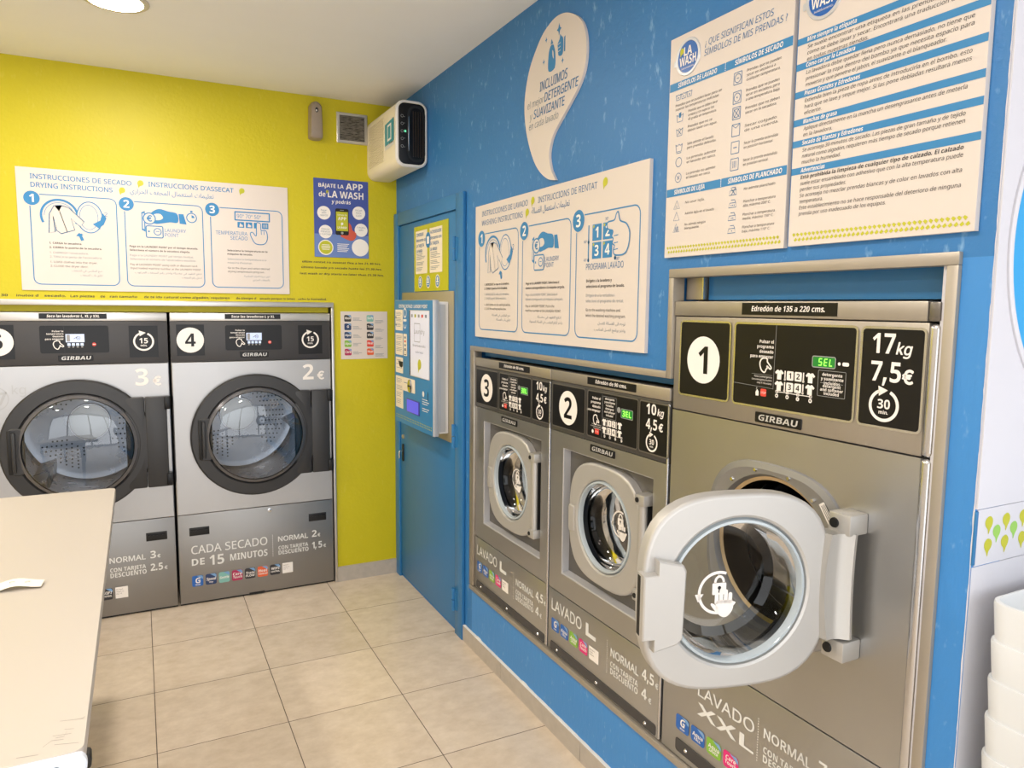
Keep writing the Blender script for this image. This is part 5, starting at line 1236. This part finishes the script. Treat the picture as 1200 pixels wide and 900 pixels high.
# lettering straight on the yellow wall
b = MB(ox=.79, oz=1.738, y=0)
for z, s, w, a in ((1.803, 'últim rentat i/o assecat fins a les 21.30 hrs.', .434, .795), (1.773, 'último lavado y/o secado hasta las 21.30 hrs.', .446, .789), (1.740, 'last wash or dry starts no later than 21.30 hrs.', .463, .782)):
    b.text(s, a, z, .0105, INKK, w=w, it=.12, bold=.05, y=0)
tag(b.build('wall_lettering', loc=(.79, YW-.0008, 1.738)), 'three lines of black opening-hours lettering under the blue app poster', 'lettering')
b = MB(ox=-.66, oz=1.600, y=0)
for a, w, s in ((-.556, .026, '30'), (-.497, .085, 'inutos d'), (-.388, .086, 'secado.'), (-.284, .100, 'Las piezas'), (-.160, .02, 'de'), (-.120, .118, 'ran tamaño'), (.028, .395, 'de te ido natural como algodón, requieren'), (.455, .098, 'de tiempo d'), (.572, .180, 'secado porque re ienen'), (.770, .150, 'ucho la humedad.')):
    b.text(s, a, 1.602, .0105, INKK, w=w, it=.12, bold=.05, y=0)
tag(b.build('wall_lettering', loc=(-.66, YW-.0008, 1.600)), 'worn single line of black lettering just above the dryers', 'lettering')

# ------------------------------------------------------------------ upper corner: dispenser, vent, air unit
t = thing('air_freshener_dispenser', 'taupe rounded air freshener dispenser high on the yellow wall', 'dispenser', (.873, YW, 2.445))
b = MB(); P = []
for k, (y, s) in enumerate(((0, 1.0), (-.030, 1.0), (-.052, .95), (-.062, .82), (-.065, .5))):
    P.append(([(x*s, .098+(z-.098)*(s if k > 1 else 1)) for x, z in cat([(-.030, .006), (0, .0), (.030, .006), (.034, .03), (.031, .14), (.027, .178), (0, .196), (-.027, .178), (-.031, .14), (-.034, .03)], 5)], y))
b.loft(P, TAUPE, cap1=True); cs = b.build('casing', t)
b = MB(); b.flat([(.008*math.cos(q), .146+.013*math.sin(q)) for q in [2*PI*i/20 for i in range(20)]], BLK2, -.0657); b.flat([(-.002+.004*math.cos(q), .143+.005*math.sin(q)) for q in [2*PI*i/12 for i in range(12)]], WHT, -.0662); b.build('spray_window', cs)

t = thing('ventilation_grille', 'square vent with crumpled grey foil slats beside the air unit', 'vent', (.990, YW, 2.450))
b = MB(); b.loft([(rect_pts(0, 0, .168, .160), 0), (rect_pts(0, 0, .168, .160), -.008), (rect_pts(.003, .003, .165, .157), -.010), (rect_pts(.015, .015, .153, .145), -.010), (rect_pts(.015, .015, .153, .145), 0)], BAND, smooth=False); b.build('frame', t)
FOIL = mat('grey_foil', (150, 146, 138), 0.4, 0.6, var=.4, vscale=60)
for i in range(14):
    z = .018+i*.0091; b = MB(); n = 12
    top_ = [(.015+.138*k/n, -.006-random.random()*.003, z+.006+random.uniform(-.0015, .0015)) for k in range(n+1)]; bot = [(.015+.138*k/n, -.001-random.random()*.001, z+random.uniform(-.001, .001)) for k in range(n+1)]
    b.add(top_+bot, [(k, k+1, n+2+k, n+1+k) for k in range(n)], FOIL); b.build('slat', t)
b = MB(); b.boxl(.014, -.0008, .014, .154, -.0001, .146, SHADEK); b.build('vent_shade', t)  # near-black sheet standing in for the shade behind the slats

AX, AY = 1.158, 3.535
t = thing('air_purifier', 'cream box air unit with black control face in the top corner', 'air purifier', (AX, YW, 2.262))
w_, d_, h_ = XW-AX-.004, YW-AY, .318
o = lambda k: rrect(k, k, w_-k, h_-k, .045-k)
b = MB(); b.loft([(o(0), 0), (o(0), -d_+.012), (o(.003), -d_+.003), (o(.006), -d_), (o(.012), -d_), (o(.014), -d_+.008)], CREAM, cap0=True)
b.loft([(o(-.0008), -d_+.016), (o(-.0008), -d_+.006), (o(.006), -d_-.0006), (o(.011), -d_-.0006)], SIGNE)
for i in range(22):   # moulded louvres on the long side
    z = .055+i*.0100; b.boxl(-.0040, -d_+.20, z, .001, -.05, z+.0042, CREAM)
b.build('casing', t)
b = MB(); b.loft([(o(.012), -d_+.010), (o(.013), -d_+.002), (o(.016), -d_+.001)], BLACK, cap1=True); fp = b.build('control_panel', t)
b = MB(); o2 = lambda k: rrect(.062+k, .030+k, w_-.018-k, h_-.028-k, .038-k)
b.band(o2(0), .012, BLK2, True, y=-d_-.0008)
yy = -d_-.0012
for i in range(5): b.boxl(.086+i*.0125, -d_-.003, .050, .0905+i*.0125, -d_, h_-.05, mat('grille_brown', (62, 50, 40), .35, .5))
b.loft([([(.064+.004*math.cos(q), h_/2+.09*math.sin(q)) for q in [2*PI*i/20 for i in range(20)]], -d_-.0008), ([(.064+.002*math.cos(q), h_/2+.085*math.sin(q)) for q in [2*PI*i/20 for i in range(20)]], -d_-.005)], CHROME, cap1=True)
b.build('outlet_grille', fp)
b = MB(); 
for i in range(5):
    z = .240-i*.036; b.ring(.030, z, .006, .0016, GREYI, y=yy); b.flat(circ(.002, 8, .042, z-.003+.006*(i % 2)), GREYI, yy)
b.flat(rrect(.041, .164, .051, .174, .002), mat('status_light', (120, 255, 190), .3, emit=(120, 235, 190), estr=0.5), yy-.0003); b.build('indicator_lights', fp)
b = MB(); b.add([(-.0026, -d_+q, z) for q, z in ((.030, .128), (.175, .120), (.175, .226), (.030, .238))], [(0, 1, 2, 3)], TEAL)
b.add([(-.0026, -d_+q, z) for q, z in ((.030, .108), (.175, .100), (.175, .118), (.030, .126))], [(0, 1, 2, 3)], SIGNE)
b.add([(-.0030, -d_+q, z) for q, z in ((.070, .140), (.135, .137), (.135, .216), (.070, .220))], [(0, 1, 2, 3)], WHT)
b.add([(-.0034, -d_+q, z) for q, z in ((.082, .150), (.123, .148), (.123, .206), (.082, .209))], [(0, 1, 2, 3)], TEAL)
for k in range(3): b.add([(-.0030, -d_+q, z) for q, z in ((.045+k*.02, .121), (.057+k*.02, .120), (.057+k*.02, .128), (.045+k*.02, .129))], [(0, 1, 2, 3)], INKK)
b.build('label', t)

# ------------------------------------------------------------------ ceiling lamps
def lamp(x, y, label):
    t = thing('ceiling_downlight', label, 'ceiling lamp', (x, y, H), 0, 'round ceiling downlights')
    b = MB(); N = 40; R3 = lambda r: [(r*math.cos(2*PI*i/N), r*math.sin(2*PI*i/N)) for i in range(N)]
    def l3(prof, m, cap=False):
        vs = [(x_, y_, z) for r, z in prof for x_, y_ in R3(r)]; L_ = len(prof)
        fs = [(k*N+i, k*N+(i+1) % N, (k+1)*N+(i+1) % N, (k+1)*N+i) for k in range(L_-1) for i in range(N)]
        if cap: fs.append(tuple((L_-1)*N+i for i in range(N)))
        b.add(vs, fs, m, True)
    l3([(.112, 0), (.112, -.004), (.106, -.008), (.092, -.008), (.090, -.004)], mat('lamp_trim', (206, 196, 176), .4)); b.build('trim_ring', t)
    b = MB(); l3([(.0905, -.005), (.08, -.0065), (.04, -.007)], LAMPM, True); b.build('diffuser', t)
lamp(-.030, 3.145, 'lit round ceiling downlight cut by the top edge, above dryer 4')
for x, y, s in ((-.030, 1.10, 'added ceiling downlight out of view over the middle of the shop'), (-1.50, 3.145, 'added ceiling downlight out of view over the far left of the shop'), (-1.50, 1.10, 'added ceiling downlight out of view over the near left of the shop')): lamp(x, y, s)  # three unseen lamps added to give the room more light

# ------------------------------------------------------------------ folding table
TZ = .860
t = thing('folding_table', 'long cream laminate table in the left foreground', 'table', (-.50, 2.24, 0))
x0, x1, y0, y1 = -.40, .398, -.945, .945
b = MB()
def slab(o_, zs, m):
    vs = [(x, y, z) for z, k in zs for x, y in o_(k)]; N = len(o_(0)); L_ = len(zs)
    b.add(vs, [(a*N+i, a*N+(i+1) % N, (a+1)*N+(i+1) % N, (a+1)*N+i) for a in range(L_-1) for i in range(N)]+[tuple((L_-1)*N+i for i in range(N))], m, True)
oo = lambda k: rrect(x0+k, y0+k, x1-k, y1-k, .018)
b2 = [(y, x) for x, y in oo(0)]
slab(oo, ((TZ-.030, .010), (TZ-.030, .004), (TZ-.006, .003), (TZ, .005)), TABLE); tp = b.build('table_top', t, ang=30)
b = MB(); of = rrect(x0, TZ-.044, x1, TZ-.0015, .018)
b.prism([(x, z) for x, z in of], y0-.004, y0+.010, TEDGE, .003); b.loft([(circ(.006, 16, .355-.0, TZ-.020), y0-.0045), (circ(.004, 16, .355, TZ-.020), y0-.0065)], BLK2, cap1=True); b.build('edge_cap', tp)
b = MB()
for pts in ([(.352, -.83), (.368, -.834), (.388, -.838)], [(.382, -.838), (.390, -.832)], [(.361, -.862), (.375, -.866)], [(.345, -.876), (.372, -.880)], [(.334, -.905), (.345, -.890), (.362, -.894)], [(.365, -.868), (.362, -.885), (.350, -.884)], [(.350, -.905), (.385, -.915)], [(.30, -.92), (.33, -.925)]):
    vs = []; fs = []
    for i, (x, y) in enumerate(pts): vs += [(x, y-.0006, TZ+.0003), (x, y+.0006, TZ+.0003)]
    for i in range(len(pts)-1): fs.append((2*i, 2*i+2, 2*i+3, 2*i+1))
    b.add(vs, fs, mat('scuff_ink', (140, 136, 130), .6))
b.build('scratch_marks', tp)
b = MB(); b.boxl(x1-.012, y0+.045, TZ-.060, x1+.002, y0+.075, TZ-.034, BLK2, .005); b.build('corner_bracket', t)
for lx in (-.33, .21):
    for ly in (-.86, .86):
        b = MB(); b.boxl(lx-.02, ly-.02, 0.012, lx+.02, ly+.02, TZ-.030, mat('table_leg_grey', (90, 90, 94), .4, .6), .004); b.boxl(lx-.024, ly-.024, 0, lx+.024, ly+.024, .014, BLK2, .004); b.build('leg', t)
for ly in (-.86, .86):
    b = MB(); b.boxl(-.31, ly-.012, TZ-.085, .195, ly+.012, TZ-.032, MATS['table_leg_grey'], .003); b.build('cross_rail', t)
# curled paper slip
b = MB(); n = 14; vs = []; fs = []
for i in range(n+1):
    u = i/n; x = -.40+u*.150; yy = .010+.012*math.sin(u*2.6); 
    z = .0008+.010*math.exp(-((u-.62)/.22)**2)+.004*u*u
    vs += [(x+.004, 2.108-.008*u+yy, TZ+z), (x-.004+.012*u, 2.165-.02*u+yy, TZ+z+.002+.006*u*(1-u))]
for i in range(n): fs.append((2*i, 2*i+2, 2*i+3, 2*i+1))
b.add(vs, fs, PAPER, True)
mk = []
for k in (8, 11):
    v = Vector(vs[2*k]).lerp(Vector(vs[2*k+1]), .55); b.add([(v.x+.006*math.cos(q), v.y+.005*math.sin(q), v.z+.0012) for q in [PI*1.4*i/10 for i in range(11)]]+[(v.x+.004*math.cos(q), v.y+.003*math.sin(q), v.z+.0012) for q in [PI*1.4*i/10 for i in range(11)]], [(i, i+1, 12+i, 11+i) for i in range(10)], INKG)
pz = (-.33, 2.13, TZ); b.v = [(x-pz[0], y-pz[1], z-pz[2]) for x, y, z in b.v]
tag(b.build('paper_slip', loc=pz), 'curled white paper slip lying on the cream table', 'paper')

# ------------------------------------------------------------------ street-side end wall: porthole panel, drop strip, baskets
t = thing('porthole_panel', 'white wall panel with a large blue disc in a raised rim', 'wall panel', (XW+.0005, YE, 1.226))
def B(y=-.0045): return MB(ox=XW+.0005, oz=1.226, y=y)
b = B(); b.box(XW+.0005, 1.226, 2.40, 2.55, -.004, 0, WHITEW); b.build('panel', t)
b = B(); x, z = b.P(1.694, 1.697); b.loft([(circ(.343, 96, x, z), -.004), (circ(.343, 96, x, z), -.008), (circ(.340, 96, x, z), -.010), (circ(.334, 96, x, z), -.010), (circ(.331, 96, x, z), -.006)], WHITEW); b.build('rim', t)
b = B(); b.flat(circ(.332, 96, x, z), CYAN, -.0052); b.build('disc', t)
t = thing('drop_pattern_strip', 'white strip printed with lime and green drops below the porthole panel', 'wall strip', (XW+.006, YE, 1.119))
def B(y=-.0024): return MB(ox=XW+.006, oz=1.119, y=y)
b = B(); b.box(XW+.006, 1.119, 2.40, 1.224, -.002, 0, WHITEW); b.build('strip', t)
b = B()
DL = [(-.5, .9), (.15, 1.05), (.62, .62), (.60, .05), (.25, -.45), (-.05, -1.0), (-.22, -.45), (-.62, -.05), (-.78, .45)]
for i in range(10):
    a = 1.367+i*.054
    for da, z, m, fl in ((0, 1.191, LIME, 0), (.026, 1.172, GREENI, 0), (0, 1.149, LIME, 1 if i % 2 == 0 else 0)):
        sh = [(p[0]*(-1 if fl and i % 2 == 0 else 1), p[1]) for p in DL]
        b.rel(a+da, z, cat(sh, 4), m, sc=.0165)
b.build('printed_drops', t)
b = MB(); b.boxl(XW+.002, YE-.001, 0, XR, YE, 1.117, WHITEW); struct(b, 'trim_6')

def basket(z, label):
    W, D, HB = .46, .42, .30
    t = thing('laundry_basket', label, 'basket', (1.309, .300, z), 0, 'white plastic laundry baskets stacked by the end wall')
    def ol(k, N=6): return rrect(k, k, W-k, D-k, .035)
    b = MB()
    def ring3(prof, m, cap=False):
        n = len(ol(0)); vs = [(x, y, zz) for zz, k in prof for x, y in ol(k)]; L_ = len(prof)
        fs = [(a*n+i, a*n+(i+1) % n, (a+1)*n+(i+1) % n, (a+1)*n+i) for a in range(L_-1) for i in range(n)]
        if cap: fs.append(tuple(range(n)))
        b.add(vs, fs, m, True)
    ring3([(.0, .060), (.004, .056), (HB-.0715, .008), (HB-.0705, .004), (HB-.006, 0), (HB-.001, .001), (HB, .003), (HB, .006), (HB-.004, .0085), (.008, .063)], BASKET)
    n = len(ol(0)); b.add([(x, y, .008) for x, y in ol(.062)], [tuple(range(n))], BASKET); b.add([(x, y, .0) for x, y in ol(.060)], [tuple(range(n))], BASKET)
    bd = b.build('body', t)
    for side in (0, 1):      # flared grips at both ends
        b = MB(); xx = -.001 if side == 0 else W+.001; sg = -1 if side == 0 else 1
        b.add([(xx, D*.28, HB-.030), (xx, D*.72, HB-.030), (xx+sg*.014, D*.66, HB-.008), (xx+sg*.014, D*.34, HB-.008), (xx, D*.28, HB-.002), (xx, D*.72, HB-.002)], [(0, 1, 2, 3), (3, 2, 5, 4), (0, 3, 4), (1, 5, 2)], BASKET); b.build('grip', t)
    return t
ORD = ['topmost white plastic laundry basket of the stack by the end wall', 'second white plastic laundry basket from the top of the stack', 'third white plastic laundry basket from the top of the stack', 'fourth white plastic laundry basket from the top of the stack', 'fifth white plastic laundry basket from the top of the stack', 'sixth white plastic laundry basket from the top of the stack', 'seventh white plastic laundry basket from the top of the stack', 'eighth white plastic laundry basket from the top of the stack', 'ninth white plastic laundry basket from the top of the stack', 'tenth white plastic laundry basket from the top of the stack', 'eleventh white plastic laundry basket from the top of the stack', 'bottom white plastic laundry basket of the stack by the end wall']
proto = None
for k in range(12):
    z = .0705*(11-k)
    if proto is None: proto = basket(z, ORD[0])
    else:
        r = proto.copy(); COL.objects.link(r); r.location.z = z; r['label'] = ORD[k]
        for ch in proto.children:
            c = ch.copy(); COL.objects.link(c); c.parent = r
bpy.data.objects.remove(_to); bpy.data.curves.remove(_tc)
